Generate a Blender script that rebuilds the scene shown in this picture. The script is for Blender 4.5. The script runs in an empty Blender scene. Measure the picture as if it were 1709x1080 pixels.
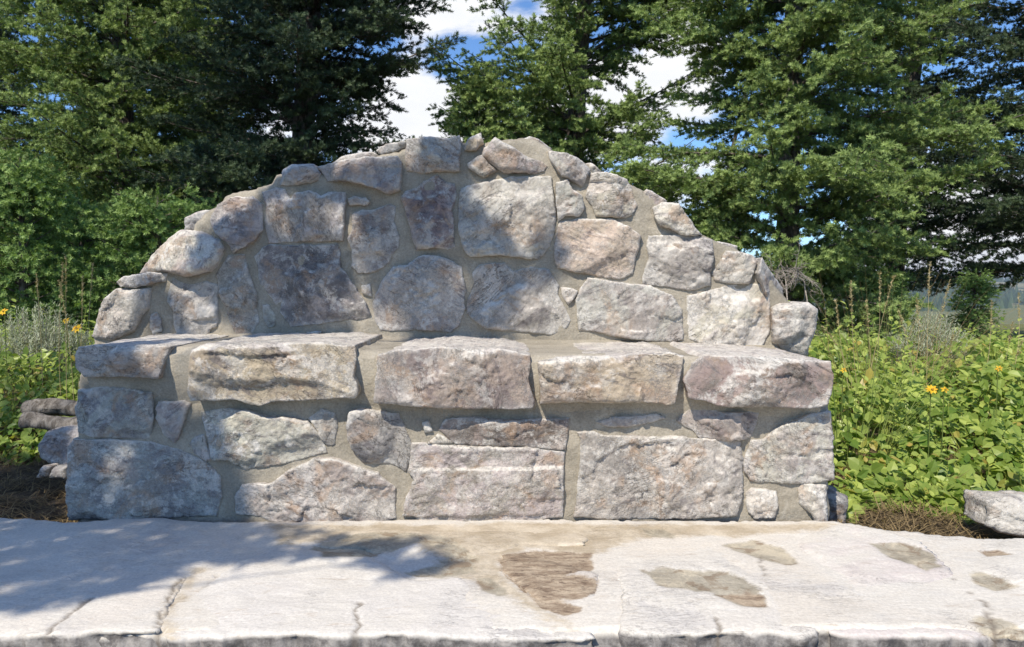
import bpy, math, random
import numpy as np
from mathutils import Vector, Matrix
from mathutils.geometry import delaunay_2d_cdt

random.seed(7)
SC = bpy.context.scene
COL = SC.collection
R = math.radians

# ------------------------------------------------------------------ camera geometry
FPX, CX, CY = 1300.0, 854.5, 540.0
CAMZ = 0.66
PITCH = math.atan(70.0 / FPX)
cp, sp = math.cos(PITCH), math.sin(PITCH)
CAM = np.array([0.0, 0.0, CAMZ])

def ray(p):
    p = np.asarray(p, float)
    x = (p[:, 0] - CX) / FPX
    v = (CY - p[:, 1]) / FPX
    return np.stack([x, cp + v * sp, v * cp - sp], 1)

def on_y(p, y0):
    d = ray(p)
    return CAM + d * (y0 / d[:, 1])[:, None]

def on_z(p, z0):
    d = ray(p)
    return CAM + d * ((z0 - CAMZ) / d[:, 2])[:, None]

def X_at(px, Y):
    return (px - CX) / FPX * Y

# sun: direction to the sun
SUN = np.array([-0.50, -1.0, 1.27])
SUN /= np.linalg.norm(SUN)

# ------------------------------------------------------------------ numpy noise
def _hash(ix, iy, iz, seed):
    n = (ix.astype(np.int64) * 374761393 + iy.astype(np.int64) * 668265263 + iz.astype(np.int64) * 2147483647 + seed * 974634541) & 0xffffffff
    n = ((n ^ (n >> 13)) * 1274126177) & 0xffffffff
    n = (n ^ (n >> 16)) & 0xffffffff
    n = (n * 2246822519) & 0xffffffff
    n = n ^ (n >> 15)
    return (n & 0xffffff) / float(0xffffff)

def vnoise(P, seed=0):
    P = np.asarray(P, float)
    f = np.floor(P)
    t = P - f
    t = t * t * t * (t * (t * 6 - 15) + 10)
    i = f.astype(np.int64)
    out = 0
    for dx in (0, 1):
        wx = t[:, 0] if dx else 1 - t[:, 0]
        for dy in (0, 1):
            wy = t[:, 1] if dy else 1 - t[:, 1]
            for dz in (0, 1):
                wz = t[:, 2] if dz else 1 - t[:, 2]
                out = out + wx * wy * wz * _hash(i[:, 0] + dx, i[:, 1] + dy, i[:, 2] + dz, seed)
    return out * 2 - 1

def fbm(P, scale, octv=4, seed=0, gain=0.5):
    a, s, o = 1.0, scale, 0
    tot = 0
    for k in range(octv):
        o = o + a * vnoise(P * s + 17.3 * k, seed + k)
        tot += a
        a *= gain
        s *= 2.03
    return o / tot

def sstep(a, b, x):
    t = np.clip((x - a) / (b - a), 0, 1)
    return t * t * (3 - 2 * t)

# ------------------------------------------------------------------ mesh helpers
def link(name, me, mat=None, parent=None, off=(0, 0, 0)):
    o = bpy.data.objects.new(name, me)
    COL.objects.link(o)
    if mat is not None:
        me.materials.append(mat)
    if parent is not None:
        o.parent = parent
    return o

def mesh_np(name, V, F, smooth=True, attrs=None):
    """V (n,3), F (m,3) or (m,4) int arrays, or list of both kinds"""
    me = bpy.data.meshes.new(name)
    V = np.asarray(V, np.float32)
    Fs = F if isinstance(F, list) else [F]
    Fs = [np.asarray(f, np.int32) for f in Fs if len(f)]
    nl = sum(f.size for f in Fs)
    nf = sum(len(f) for f in Fs)
    me.vertices.add(len(V))
    me.vertices.foreach_set('co', V.ravel())
    me.loops.add(nl)
    me.loops.foreach_set('vertex_index', np.concatenate([f.ravel() for f in Fs]))
    me.polygons.add(nf)
    st, c = [], 0
    for f in Fs:
        k = f.shape[1]
        st.append(c + np.arange(len(f)) * k)
        c += f.size
    me.polygons.foreach_set('loop_start', np.concatenate(st).astype(np.int32))
    me.polygons.foreach_set('use_smooth', np.full(nf, smooth))
    for k, a in (attrs or {}).items():
        at = me.attributes.new(k, 'FLOAT', 'POINT')
        at.data.foreach_set('value', np.asarray(a, np.float32))
    me.update(calc_edges=True)
    if nf < 60000: me.validate()
    return me

def tag(o, label=None, cat=None, group=None, kind=None):
    if label: o['label'] = label
    if cat: o['category'] = cat
    if group: o['group'] = group
    if kind: o['kind'] = kind
    return o

def empty(name, loc, label=None, cat=None, group=None):
    o = bpy.data.objects.new(name, None)
    COL.objects.link(o)
    o.location = loc
    return tag(o, label, cat, group, 'thing')

def tubes(polys, sides=6):
    """polys: list of (pts (n,3), radii (n,)) -> V,F quads"""
    VV, FF, c = [], [], 0
    for pts, rad in polys:
        pts = np.asarray(pts, float)
        n = len(pts)
        rad = np.asarray(rad, float)
        T = np.gradient(pts, axis=0)
        T /= np.linalg.norm(T, axis=1)[:, None] + 1e-9
        ref = np.array([0, 0, 1.0]) if abs(T[0, 2]) < 0.8 else np.array([1.0, 0, 0])
        A = np.cross(T, ref); A /= np.linalg.norm(A, axis=1)[:, None] + 1e-9
        B = np.cross(T, A)
        th = np.arange(sides) / sides * 2 * math.pi
        ring = pts[:, None, :] + rad[:, None, None] * (np.cos(th)[None, :, None] * A[:, None, :] + np.sin(th)[None, :, None] * B[:, None, :])
        VV.append(ring.reshape(-1, 3))
        i = np.arange(n - 1)[:, None] * sides
        j = np.arange(sides)[None, :]
        jn = (j + 1) % sides
        q = np.stack([i + j, i + jn, i + sides + jn, i + sides + j], -1).reshape(-1, 4) + c
        FF.append(q)
        c += n * sides
    return np.concatenate(VV), np.concatenate(FF)

# ------------------------------------------------------------------ node helpers
class NT:
    def __init__(s, nt):
        s.nt = nt
        nt.nodes.clear()
    def n(s, typ, ins=None, **props):
        nd = s.nt.nodes.new(typ)
        for k, v in props.items():
            setattr(nd, k, v)
        for k, v in (ins or {}).items():
            sock = nd.inputs[k]
            if isinstance(v, bpy.types.NodeSocket):
                s.nt.links.new(v, sock)
            else:
                sock.default_value = v
        return nd
    def noise(s, vec, scale, detail=4, rough=0.55, dist=0.0):
        return s.n('ShaderNodeTexNoise', {'Vector': vec, 'Scale': scale, 'Detail': detail, 'Roughness': rough, 'Distortion': dist}).outputs['Fac']
    def math(s, op, a, b=None, clamp=False):
        nd = s.n('ShaderNodeMath', operation=op, use_clamp=clamp)
        for i, v in enumerate((a, b)):
            if v is None: continue
            if isinstance(v, bpy.types.NodeSocket): s.nt.links.new(v, nd.inputs[i])
            else: nd.inputs[i].default_value = v
        return nd.outputs[0]
    def ramp(s, fac, a, b, lo=0.0, hi=1.0):
        return s.n('ShaderNodeMapRange', {'Value': fac, 'From Min': a, 'From Max': b, 'To Min': lo, 'To Max': hi}, interpolation_type='SMOOTHSTEP').outputs[0]
    def mix(s, fac, a, b, mode='MIX'):
        nd = s.n('ShaderNodeMix', data_type='RGBA', blend_type=mode)
        for i, v in ((0, fac), (6, a), (7, b)):
            if isinstance(v, bpy.types.NodeSocket): s.nt.links.new(v, nd.inputs[i])
            elif i == 0: nd.inputs[0].default_value = v
            else: nd.inputs[i].default_value = (*v, 1) if len(v) == 3 else v
        return nd.outputs[2]
    def attr(s, name, typ='GEOMETRY'):
        return s.n('ShaderNodeAttribute', attribute_name=name, attribute_type=typ)

def material(name):
    m = bpy.data.materials.new(name)
    m.use_nodes = True
    return m, NT(m.node_tree)

def finish(t, color, rough=0.85, bump=None, bstr=0.4, bdist=0.01, spec=0.3):
    ins = {'Base Color': color, 'Roughness': rough, 'Specular IOR Level': spec}
    if bump is not None:
        ins['Normal'] = t.n('ShaderNodeBump', {'Height': bump, 'Strength': bstr, 'Distance': bdist}).outputs[0]
    b = t.n('ShaderNodeBsdfPrincipled', ins)
    t.n('ShaderNodeOutputMaterial', {'Surface': b.outputs[0]})

# ------------------------------------------------------------------ materials
def mat_stone():
    m, t = material('quartzite')
    pos0 = t.n('ShaderNodeNewGeometry').outputs['Position']
    seed = t.attr('stone_seed', 'OBJECT').outputs['Vector']
    pos = t.n('ShaderNodeVectorMath', {0: pos0, 1: seed}, operation='ADD').outputs[0]
    posn = pos
    pos = t.n('ShaderNodeVectorMath', {0: pos, 'Scale': t.attr('stone_grain', 'OBJECT').outputs['Fac']}, operation='SCALE').outputs[0]
    ca = t.attr('stone_colour', 'OBJECT').outputs['Color']
    cb = t.attr('stone_colour_b', 'OBJECT').outputs['Color']
    cw = t.attr('stone_white', 'OBJECT').outputs['Fac']
    turn = t.attr('stone_turn', 'OBJECT').outputs['Fac']
    pr = t.n('ShaderNodeVectorRotate', {'Vector': pos, 'Axis': (0, 1, 0), 'Angle': turn}, rotation_type='AXIS_ANGLE').outputs[0]
    rot = t.n('ShaderNodeMapping', {'Vector': pr, 'Scale': (1.0, 1.6, 3.0)}).outputs[0]
    big = t.noise(pos, 8.0, 8, 0.66, 1.0)
    c = t.mix(t.ramp(big, 0.45, 0.56), ca, cb)
    dk = t.noise(rot, 9.0, 8, 0.70, 1.0)
    c = t.mix(t.ramp(dk, 0.52, 0.61, 0.0, 0.68), c, (0.165, 0.145, 0.145))
    iron = t.noise(pos, 6.0, 6, 0.65, 1.2)
    c = t.mix(t.ramp(iron, 0.51, 0.63, 0.0, 0.66), c, (0.40, 0.275, 0.185))
    w = t.noise(pos, 11.0, 12, 0.78, 0.35)
    wfac = t.math('MULTIPLY', t.ramp(w, 0.515, 0.565), cw, True)
    c = t.mix(wfac, c, (0.66, 0.625, 0.57))
    film = t.noise(pos, 4.5, 5, 0.65)
    c = t.mix(t.ramp(film, 0.50, 0.64, 0.0, 0.30), c, (0.56, 0.515, 0.445))
    v1 = t.noise(pos, 22.0, 10, 0.74, 0.25)
    vr = t.math('ABSOLUTE', t.math('SUBTRACT', v1, 0.5))
    vein = t.ramp(vr, 0.0, 0.022, 1.0, 0.0)
    vmask = t.ramp(t.noise(pos, 9.0, 3, 0.6), 0.42, 0.58)
    vein = t.math('MULTIPLY', vein, vmask)
    c = t.mix(t.math('MULTIPLY', vein, 0.5), c, (0.74, 0.71, 0.66))
    v2 = t.noise(rot, 8.0, 9, 0.7, 0.6)
    crack = t.ramp(t.math('ABSOLUTE', t.math('SUBTRACT', v2, 0.5)), 0.0, 0.008, 1.0, 0.0)
    crack = t.math('MULTIPLY', crack, t.ramp(t.noise(pos, 6.0, 3, 0.6), 0.46, 0.58))
    c = t.mix(t.math('MULTIPLY', crack, 0.7), c, (0.10, 0.085, 0.08))
    nz_ = t.n('ShaderNodeSeparateXYZ', {0: t.n('ShaderNodeNewGeometry').outputs['Normal']}).outputs['Z']
    dust = t.math('MULTIPLY', t.ramp(t.math('ADD', nz_, t.math('MULTIPLY', t.math('SUBTRACT', film, 0.5), 0.6)), 0.35, 0.72), t.math('MULTIPLY', t.attr('stone_dust', 'OBJECT').outputs['Fac'], 0.8))
    c = t.mix(dust, c, t.mix(t.ramp(dk, 0.45, 0.6), (0.72, 0.675, 0.60), (0.56, 0.505, 0.46)))
    edge = t.attr('edge').outputs['Fac']
    en = t.math('MULTIPLY', edge, t.ramp(t.noise(pos, 22.0, 5, 0.65), 0.38, 0.6), True)
    c = t.mix(t.math('MULTIPLY', en, 0.6), c, (0.60, 0.575, 0.53))
    sp_ = t.noise(pos, 120.0, 7, 0.75)
    c = t.mix(1.0, c, t.n('ShaderNodeCombineColor', {k: t.ramp(sp_, 0.30, 0.70, 0.82, 1.15) for k in ('Red', 'Green', 'Blue')}).outputs[0], 'MULTIPLY')
    dv = t.n('ShaderNodeVectorMath', {0: pos, 1: t.n('ShaderNodeVectorMath', {0: t.n('ShaderNodeTexNoise', {'Vector': pos, 'Scale': 30.0, 'Detail': 4.0}).outputs['Color'], 'Scale': 0.03}, operation='SCALE').outputs[0]}, operation='ADD').outputs[0]
    ch1 = t.n('ShaderNodeTexVoronoi', {'Vector': dv, 'Scale': 34.0, 'Randomness': 1.0}, feature='F1').outputs['Distance']
    ch2 = t.n('ShaderNodeTexVoronoi', {'Vector': dv, 'Scale': 95.0, 'Randomness': 1.0}, feature='F1').outputs['Distance']
    fine = t.math('ADD', t.math('MULTIPLY', t.noise(pos, 90.0, 8, 0.72, 0.2), 0.7), t.math('ADD', t.math('MULTIPLY', ch1, 0.30), t.math('MULTIPLY', ch2, 0.22)))
    rdg = t.math('SUBTRACT', 1.0, t.math('MULTIPLY', t.math('ABSOLUTE', t.math('SUBTRACT', t.noise(pos, 24.0, 9, 0.7, 0.3), 0.5)), 3.0))
    b = t.math('ADD', t.math('MULTIPLY', fine, 1.0), t.math('MULTIPLY', rdg, 0.42))
    b = t.math('ADD', b, t.math('MULTIPLY', vein, 0.25))
    b = t.math('SUBTRACT', b, t.math('MULTIPLY', crack, 0.5))
    finish(t, c, 0.8, b, 0.85, 0.0055, 0.25)
    return m

def mat_mortar():
    m, t = material('mortar')
    pos = t.n('ShaderNodeNewGeometry').outputs['Position']
    a = t.noise(pos, 6.0, 6, 0.6, 0.5)
    c = t.mix(t.ramp(a, 0.35, 0.68), (0.305, 0.272, 0.215), (0.42, 0.375, 0.30))
    c = t.mix(t.ramp(t.noise(pos, 3.0, 4, 0.6), 0.55, 0.72, 0, 0.45), c, (0.265, 0.24, 0.195))
    c = t.mix(t.ramp(t.noise(pos, 14.0, 8, 0.7, 0.6), 0.54, 0.66, 0, 0.6), c, (0.465, 0.425, 0.355))
    c = t.mix(t.ramp(t.noise(pos, 60.0, 5, 0.7), 0.62, 0.70, 0, 0.6), c, (0.22, 0.195, 0.155))
    c = t.mix(t.ramp(t.noise(pos, 7.0, 7, 0.7, 0.8), 0.55, 0.68, 0, 0.55), c, (0.215, 0.19, 0.15))
    g = t.noise(pos, 170.0, 5, 0.75)
    c = t.mix(1.0, c, t.n('ShaderNodeCombineColor', {k: t.ramp(g, 0.30, 0.70, 0.82, 1.15) for k in ('Red', 'Green', 'Blue')}).outputs[0], 'MULTIPLY')
    b = t.math('ADD', t.math('MULTIPLY', t.noise(pos, 180.0, 5, 0.65), 0.5), t.noise(pos, 40.0, 6, 0.6, 0.6))
    finish(t, c, 0.92, b, 0.8, 0.006, 0.15)
    return m

def mat_flag():
    m, t = material('pale_flagstone')
    pos = t.n('ShaderNodeNewGeometry').outputs['Position']
    seed = t.attr('stone_seed', 'OBJECT').outputs['Vector']
    ps = t.n('ShaderNodeVectorMath', {0: pos, 1: seed}, operation='ADD').outputs[0]
    tint = t.mix(1.0, t.attr('stone_colour', 'OBJECT').outputs['Color'], (0.955, 0.965, 1.01), 'MULTIPLY')
    st = t.n('ShaderNodeMapping', {'Vector': ps, 'Rotation': (0, 0, 0.25), 'Scale': (1.0, 3.5, 1.0)}).outputs[0]
    a = t.noise(ps, 3.2, 7, 0.62, 0.6)
    c = t.mix(t.ramp(a, 0.40, 0.60), tint, (0.645, 0.605, 0.54))
    c = t.mix(t.ramp(t.noise(st, 7.0, 7, 0.68, 0.8), 0.48, 0.70, 0, 0.6), c, (0.60, 0.57, 0.525))
    c = t.mix(t.ramp(t.noise(st, 20.0, 7, 0.7, 1.0), 0.55, 0.72, 0, 0.6), c, (0.75, 0.72, 0.67))
    c = t.mix(t.ramp(t.noise(st, 12.0, 8, 0.72, 0.5), 0.57, 0.70, 0, 0.6), c, (0.47, 0.385, 0.30))
    c = t.mix(t.ramp(t.noise(ps, 5.0, 6, 0.7, 0.4), 0.56, 0.68, 0, 0.5), c, (0.50, 0.475, 0.455))
    v1 = t.noise(st, 9.0, 7, 0.7, 1.8)
    crack = t.ramp(t.math('ABSOLUTE', t.math('SUBTRACT', v1, 0.5)), 0.0, 0.008, 1.0, 0.0)
    crack = t.math('MULTIPLY', crack, t.ramp(t.noise(ps, 5.0, 2), 0.52, 0.62))
    c = t.mix(t.math('MULTIPLY', crack, 0.55), c, (0.30, 0.26, 0.22))
    # riser / broken edge is bare grey rock
    edge = t.attr('riser').outputs['Fac']
    rock = t.mix(t.ramp(t.noise(ps, 30.0, 7, 0.7), 0.35, 0.65), (0.12, 0.11, 0.105), (0.36, 0.335, 0.31))
    c = t.mix(edge, c, rock)
    # mortar smears and damp patches
    mo = t.attr('smear').outputs['Fac']
    nz = t.math('ADD', t.math('MULTIPLY', t.noise(ps, 28.0, 8, 0.75, 0.4), 0.65), t.math('MULTIPLY', t.noise(st, 9.0, 5, 0.7, 0.6), 0.35))
    mof = t.ramp(t.math('ADD', mo, t.math('MULTIPLY', t.math('SUBTRACT', nz, 0.5), 1.8)), 0.30, 0.75)
    c = t.mix(t.math('MULTIPLY', mof, 0.9), c, t.mix(t.ramp(t.noise(ps, 11.0, 6, 0.65), 0.35, 0.65), (0.40, 0.325, 0.225), (0.58, 0.50, 0.385)))
    we = t.attr('damp').outputs['Fac']
    wef = t.ramp(t.math('ADD', we, t.math('MULTIPLY', t.math('SUBTRACT', nz, 0.5), 1.8)), 0.32, 0.72)
    dm2 = t.noise(ps, 9.0, 6, 0.7, 0.8)
    dampc = t.mix(t.ramp(t.noise(ps, 13.0, 7, 0.65, 0.3), 0.35, 0.65), (0.28, 0.245, 0.185), (0.44, 0.395, 0.31))
    dampc = t.mix(t.ramp(dm2, 0.44, 0.60), dampc, (0.52, 0.455, 0.34))
    dampc = t.mix(t.ramp(t.noise(ps, 14.0, 6, 0.7, 0.8), 0.52, 0.62, 0, 0.8), dampc, (0.235, 0.17, 0.11))
    c = t.mix(t.math('MULTIPLY', wef, 0.95), c, dampc)
    br = t.attr('brown').outputs['Fac']
    brf = t.ramp(t.math('ADD', br, t.math('MULTIPLY', t.math('SUBTRACT', nz, 0.5), 1.8)), 0.30, 0.70)
    sb = t.n('ShaderNodeMapping', {'Vector': ps, 'Rotation': (0, 0, 0.05), 'Scale': (1.0, 2.6, 1.0)}).outputs[0]
    bn = t.noise(sb, 20.0, 9, 0.75, 0.25)
    brc = t.mix(t.ramp(bn, 0.38, 0.62), (0.245, 0.18, 0.125), (0.46, 0.37, 0.27))
    brc = t.mix(t.ramp(t.noise(sb, 30.0, 6, 0.75, 0.8), 0.54, 0.62, 0, 0.8), brc, (0.13, 0.09, 0.065))
    c = t.mix(brf, c, brc)
    c = t.mix(t.math('MULTIPLY', t.attr('fissure').outputs['Fac'], 0.75), c, (0.17, 0.14, 0.11))
    g = t.noise(pos, 150.0, 4, 0.7)
    c = t.mix(1.0, c, t.n('ShaderNodeCombineColor', {k: t.ramp(g, 0.25, 0.75, 0.87, 1.12) for k in ('Red', 'Green', 'Blue')}).outputs[0], 'MULTIPLY')
    b = t.math('ADD', t.math('MULTIPLY', t.noise(pos, 110.0, 6, 0.7), 0.5), t.noise(st, 22.0, 7, 0.65, 0.6))
    b = t.math('SUBTRACT', b, t.math('MULTIPLY', crack, 0.5))
    b = t.math('ADD', b, t.math('MULTIPLY', t.math('MULTIPLY', bn, brf), 0.3))
    rough = t.ramp(we, 0.4, 0.6, 0.85, 0.66)
    finish(t, c, rough, b, 0.6, 0.0035, 0.25)
    return m

def mat_leaf(name, c1, c2, transl=0.35, rough=0.55, c3=None):
    m, t = material(name)
    tint = t.attr('tint').outputs['Fac']
    c = t.mix(tint, c1, c2)
    if c3 is not None:
        c = t.mix(t.attr('dry').outputs['Fac'], c, c3)
    b = t.n('ShaderNodeBsdfPrincipled', {'Base Color': c, 'Roughness': rough, 'Specular IOR Level': 0.3})
    tc = t.mix(1.0, c, (1.15, 1.2, 0.55), 'MULTIPLY')
    tr = t.n('ShaderNodeBsdfTranslucent', {'Color': tc})
    mx = t.n('ShaderNodeMixShader', {0: transl, 1: b.outputs[0], 2: tr.outputs[0]})
    t.n('ShaderNodeOutputMaterial', {'Surface': mx.outputs[0]})
    return m

def mat_bark(name='bark', c1=(0.075, 0.06, 0.05), c2=(0.23, 0.20, 0.175)):
    m, t = material(name)
    pos = t.n('ShaderNodeNewGeometry').outputs['Position']
    st = t.n('ShaderNodeMapping', {'Vector': pos, 'Scale': (1, 1, 0.25)}).outputs[0]
    n = t.noise(st, 40.0, 7, 0.7, 0.5)
    c = t.mix(t.ramp(n, 0.35, 0.65), c1, c2)
    finish(t, c, 0.9, n, 0.8, 0.02, 0.1)
    return m

def mat_soil():
    m, t = material('soil')
    pos = t.n('ShaderNodeNewGeometry').outputs['Position']
    n = t.noise(pos, 9.0, 8, 0.7, 0.5)
    c = t.mix(t.ramp(n, 0.35, 0.65), (0.055, 0.042, 0.030), (0.17, 0.125, 0.085))
    g = t.noise(pos, 0.12, 4, 0.6)
    c = t.mix(t.ramp(g, 0.42, 0.62, 0, 0.7), c, (0.085, 0.095, 0.04))
    yy = t.n('ShaderNodeSeparateXYZ', {0: pos}).outputs['Y']
    c = t.mix(t.ramp(yy, 6.5, 10.0), c, t.mix(t.ramp(t.noise(pos, 1.3, 8, 0.75), 0.4, 0.6), (0.07, 0.10, 0.03), (0.24, 0.22, 0.10)))
    finish(t, c, 0.95, t.noise(pos, 60.0, 6, 0.7), 0.7, 0.02, 0.1)
    return m

def mat_hill():
    m, t = material('forested_hill')
    pos = t.n('ShaderNodeNewGeometry').outputs['Position']
    n = t.noise(pos, 0.009, 10, 0.75, 0.4)
    c = t.mix(t.ramp(n, 0.47, 0.54), (0.03, 0.05, 0.03), (0.27, 0.25, 0.14))
    finish(t, c, 0.95, None, spec=0.1)
    return m

M_STONE = mat_stone()
M_MORTAR = mat_mortar()
M_FLAG = mat_flag()
M_BARK = mat_bark()
M_DEAD = mat_bark('dead_wood', (0.24, 0.205, 0.175), (0.46, 0.41, 0.36))
M_LOG = mat_bark('weathered_log', (0.10, 0.085, 0.07), (0.30, 0.27, 0.235))
M_SOIL = mat_soil()
M_HILL = mat_hill()
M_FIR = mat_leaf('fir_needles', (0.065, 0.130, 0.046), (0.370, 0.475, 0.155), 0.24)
M_FIR_SHADE = mat_leaf('shade_toned_fir_needles', (0.025, 0.052, 0.032), (0.110, 0.155, 0.072), 0.22)  # darker copy of the fir needles, the shaded firs' shade put into the colour
M_FIRY = mat_leaf('young_fir_needles', (0.070, 0.150, 0.044), (0.320, 0.450, 0.140), 0.26)
M_COVER = mat_leaf('broad_leaves', (0.12, 0.21, 0.032), (0.50, 0.58, 0.15), 0.42, 0.36, (0.50, 0.38, 0.10))
M_SAGE = mat_leaf('sage_leaves', (0.26, 0.30, 0.20), (0.52, 0.54, 0.40), 0.25, 0.7)
M_STRAW = mat_leaf('dry_straw', (0.12, 0.085, 0.05), (0.38, 0.28, 0.135), 0.2, 0.7)
M_GRASS = mat_leaf('green_grass', (0.11, 0.17, 0.04), (0.30, 0.34, 0.10), 0.35, 0.5)
M_STALK = mat_leaf('seed_stalk', (0.36, 0.29, 0.14), (0.60, 0.50, 0.28), 0.2, 0.6)
M_FLOWER = mat_leaf('yellow_petals', (0.78, 0.42, 0.02), (0.85, 0.62, 0.04), 0.3, 0.5)
M_BROWN = mat_leaf('brown_flower_centre', (0.42, 0.2, 0.02), (0.5, 0.26, 0.03), 0.0, 0.8)

# ------------------------------------------------------------------ stone builder
def inside(P, poly):
    x, y = P[:, 0], P[:, 1]
    r = np.zeros(len(P), bool)
    n = len(poly)
    j = n - 1
    for i in range(n):
        xi, yi = poly[i]; xj, yj = poly[j]
        if yi != yj:
            c = ((yi > y) != (yj > y)) & (x < (xj - xi) * (y - yi) / (yj - yi) + xi)
            r ^= c
        j = i
    return r

def dist_poly(P, poly):
    A = np.asarray(poly); B = np.roll(A, -1, 0)
    best = np.full(len(P), 1e9)
    for a, b in zip(A, B):
        ab = b - a
        L = ab @ ab + 1e-12
        t = np.clip(((P - a) @ ab) / L, 0, 1)
        d = np.hypot(*(P - a - t[:, None] * ab).T)
        best = np.minimum(best, d)
    return best

def resample(poly, step):
    out = []
    n = len(poly)
    for i in range(n):
        a, b = np.array(poly[i]), np.array(poly[(i + 1) % n])
        k = max(1, int(round(np.linalg.norm(b - a) / step)))
        for j in range(k):
            out.append(a + (b - a) * j / k)
    return np.array(out)

def chaikin(P):
    Q = []
    for i in range(len(P)):
        a, b = P[i], P[(i + 1) % len(P)]
        Q += [a * 0.92 + b * 0.08, a * 0.08 + b * 0.92]
    return np.array(Q)

def build_patch(uv, to_world, step=0.005, edge_r=0.0045, drop=0.0045, facet=0.012, flake=0.004, rough=0.0030, hmin=None,
                rows=(0.012, 0.03, 0.07), rownoise=0.0, seed=0, jag=0.0035, extra=None, strata=0.0, lean=(0, 0), kfac=4):
    """uv polygon (n,2) in metres. Front face displaced by h, skirt going back. to_world(u,v,h)->xyz, h towards the viewer"""
    rng = np.random.default_rng(seed + 100)
    uv = np.asarray(uv, float)
    area = 0.5 * np.sum(uv[:, 0] * np.roll(uv[:, 1], -1) - np.roll(uv[:, 0], -1) * uv[:, 1])
    if area < 0:
        uv = uv[::-1]
    B = resample(chaikin(uv) if jag > .0045 else uv, step)
    B3 = np.column_stack([B, np.full(len(B), seed * 3.1)])
    B = B + np.column_stack([fbm(B3, 30, 4, seed, .65) * jag * 1.3 + fbm(B3, 90, 2, seed + 5) * jag * 0.5, fbm(B3 + 31, 28, 3, seed) * jag + fbm(B3 + 31, 90, 2, seed + 9) * jag * 0.55])
    lo, hi = B.min(0), B.max(0)
    gx = np.arange(lo[0], hi[0], step); gy = np.arange(lo[1], hi[1], step * 0.87)
    G = np.stack(np.meshgrid(gx, gy), -1)
    G[1::2, :, 0] += step * 0.5
    G = G.reshape(-1, 2) + rng.uniform(-.18, .18, (G.shape[0] * G.shape[1], 2)) * step
    G = G[inside(G, B)]
    d = dist_poly(G, B)
    G = G[d > 0.55 * step]
    nb = len(B)
    P = np.concatenate([B, G])
    vv = [Vector(p) for p in P]
    ed = [(i, (i + 1) % nb) for i in range(nb)]
    ov, oe, of, iv, ie, if_ = delaunay_2d_cdt(vv, ed, [], 1, 1e-7)
    Q = np.array([(v.x, v.y) for v in ov])
    tri = np.array([f for f in of if len(f) == 3], int)
    # boundary loop order
    mp = {}
    for k, src in enumerate(iv):
        for s_ in src: mp[s_] = k
    loop = np.array([mp[i] for i in range(nb) if i in mp])
    e1 = Q[tri[:, 1]] - Q[tri[:, 0]]; e2 = Q[tri[:, 2]] - Q[tri[:, 0]]
    neg = (e1[:, 0] * e2[:, 1] - e1[:, 1] * e2[:, 0]) < 0
    tri[neg] = tri[neg][:, ::-1]
    d = dist_poly(Q, B)
    Q3 = np.column_stack([Q, np.full(len(Q), seed * 1.7)])
    cen = Q.mean(0)
    size = max(0.03, np.sqrt(abs(area)))
    er = edge_r * (1 + 0.7 * fbm(Q3, 14, 2, seed + 3))
    er = np.minimum(er, size * 0.3)
    t = np.clip(d / er, 0, 1)
    prof = np.sqrt(np.clip(1 - (1 - t) ** 2, 0, 1))
    h = -drop * (1 - prof)
    rel = Q - cen
    facet *= 1.35
    if facet > 0:
        cap = facet * 0.5
        ext = np.abs(rel).max(0)
        hs = [np.full(len(Q), cap)]
        wob = 0.012 * fbm(Q3, 16, 3, seed + 61)
        for k in range(kfac + 2):
            a = rng.uniform(0, 2 * math.pi)
            dv = np.array([math.cos(a), math.sin(a)])
            sl = rng.uniform(0.12, 0.6) * min(1.6, facet / 0.012)
            re = abs(dv) @ ext * rng.uniform(0.05, 0.7)
            hs.append(cap - sl * (rel @ dv - re + wob))
        hf = np.min(np.stack(hs), 0)
        hf = np.where(hf < -facet, -facet - 0.2 * (-facet - hf).clip(0, .02), hf)
        h = h + hf - facet * 0.3
    if flake > 0:
        tt = fbm(Q3, 7.5 / max(0.6, size / 0.18), 6, seed + 11, 0.62) * 5.0
        fl = np.floor(tt); fr = tt - fl
        h = h + 0.85 * flake * ((fl + sstep(0.84, 1.0, fr)) * 0.9)
    if strata > 0:
        s_ = Q[:, 1] * 21 + 1.2 * fbm(Q3 * np.array([0.5, 1, 1]), 5, 4, seed + 21)
        fl = np.floor(s_); fr = s_ - fl
        rn = _hash(fl.astype(int), fl.astype(int) * 0 + seed, fl.astype(int) * 0, 5)
        rn2 = _hash(fl.astype(int) + 1, fl.astype(int) * 0 + seed, fl.astype(int) * 0, 5)
        h = h + strata * (rn + (rn2 - rn) * sstep(0.86, 1.0, fr))
    if facet > 0.0042:
        Qv = Q + np.column_stack([fbm(Q3, 22, 3, seed + 71), fbm(Q3 + 5, 22, 3, seed + 72)]) * .016
        for cell, sl_, of_ in ((.085, .060, .0016), (.036, .045, .0006)):
            ns = max(3, int(abs(area) / cell ** 2))
            S = rng.uniform(lo, hi, (ns * 2, 2))
            best = np.full(len(Q), 1e9); bi = np.zeros(len(Q), int)
            for q in range(len(S)):
                dd = (Qv[:, 0] - S[q, 0]) ** 2 + ((Qv[:, 1] - S[q, 1]) * 1.35) ** 2
                m_ = dd < best
                best[m_] = dd[m_]; bi[m_] = q
            slp = rng.normal(0, sl_, (len(S), 2)); offs = rng.normal(0, of_, len(S))
            h = h + np.clip(offs[bi] + ((Q - S[bi]) * slp[bi]).sum(1), -.008, .008)
    rid = 1 - np.abs(fbm(Q3, 24, 4, seed + 31, 0.55)) * 2
    h = h + rough * 0.32 * rid + rough * 0.3 * fbm(Q3, 62, 3, seed + 41, 0.6)
    h = h + rel[:, 0] * lean[0] + rel[:, 1] * lean[1]
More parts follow.
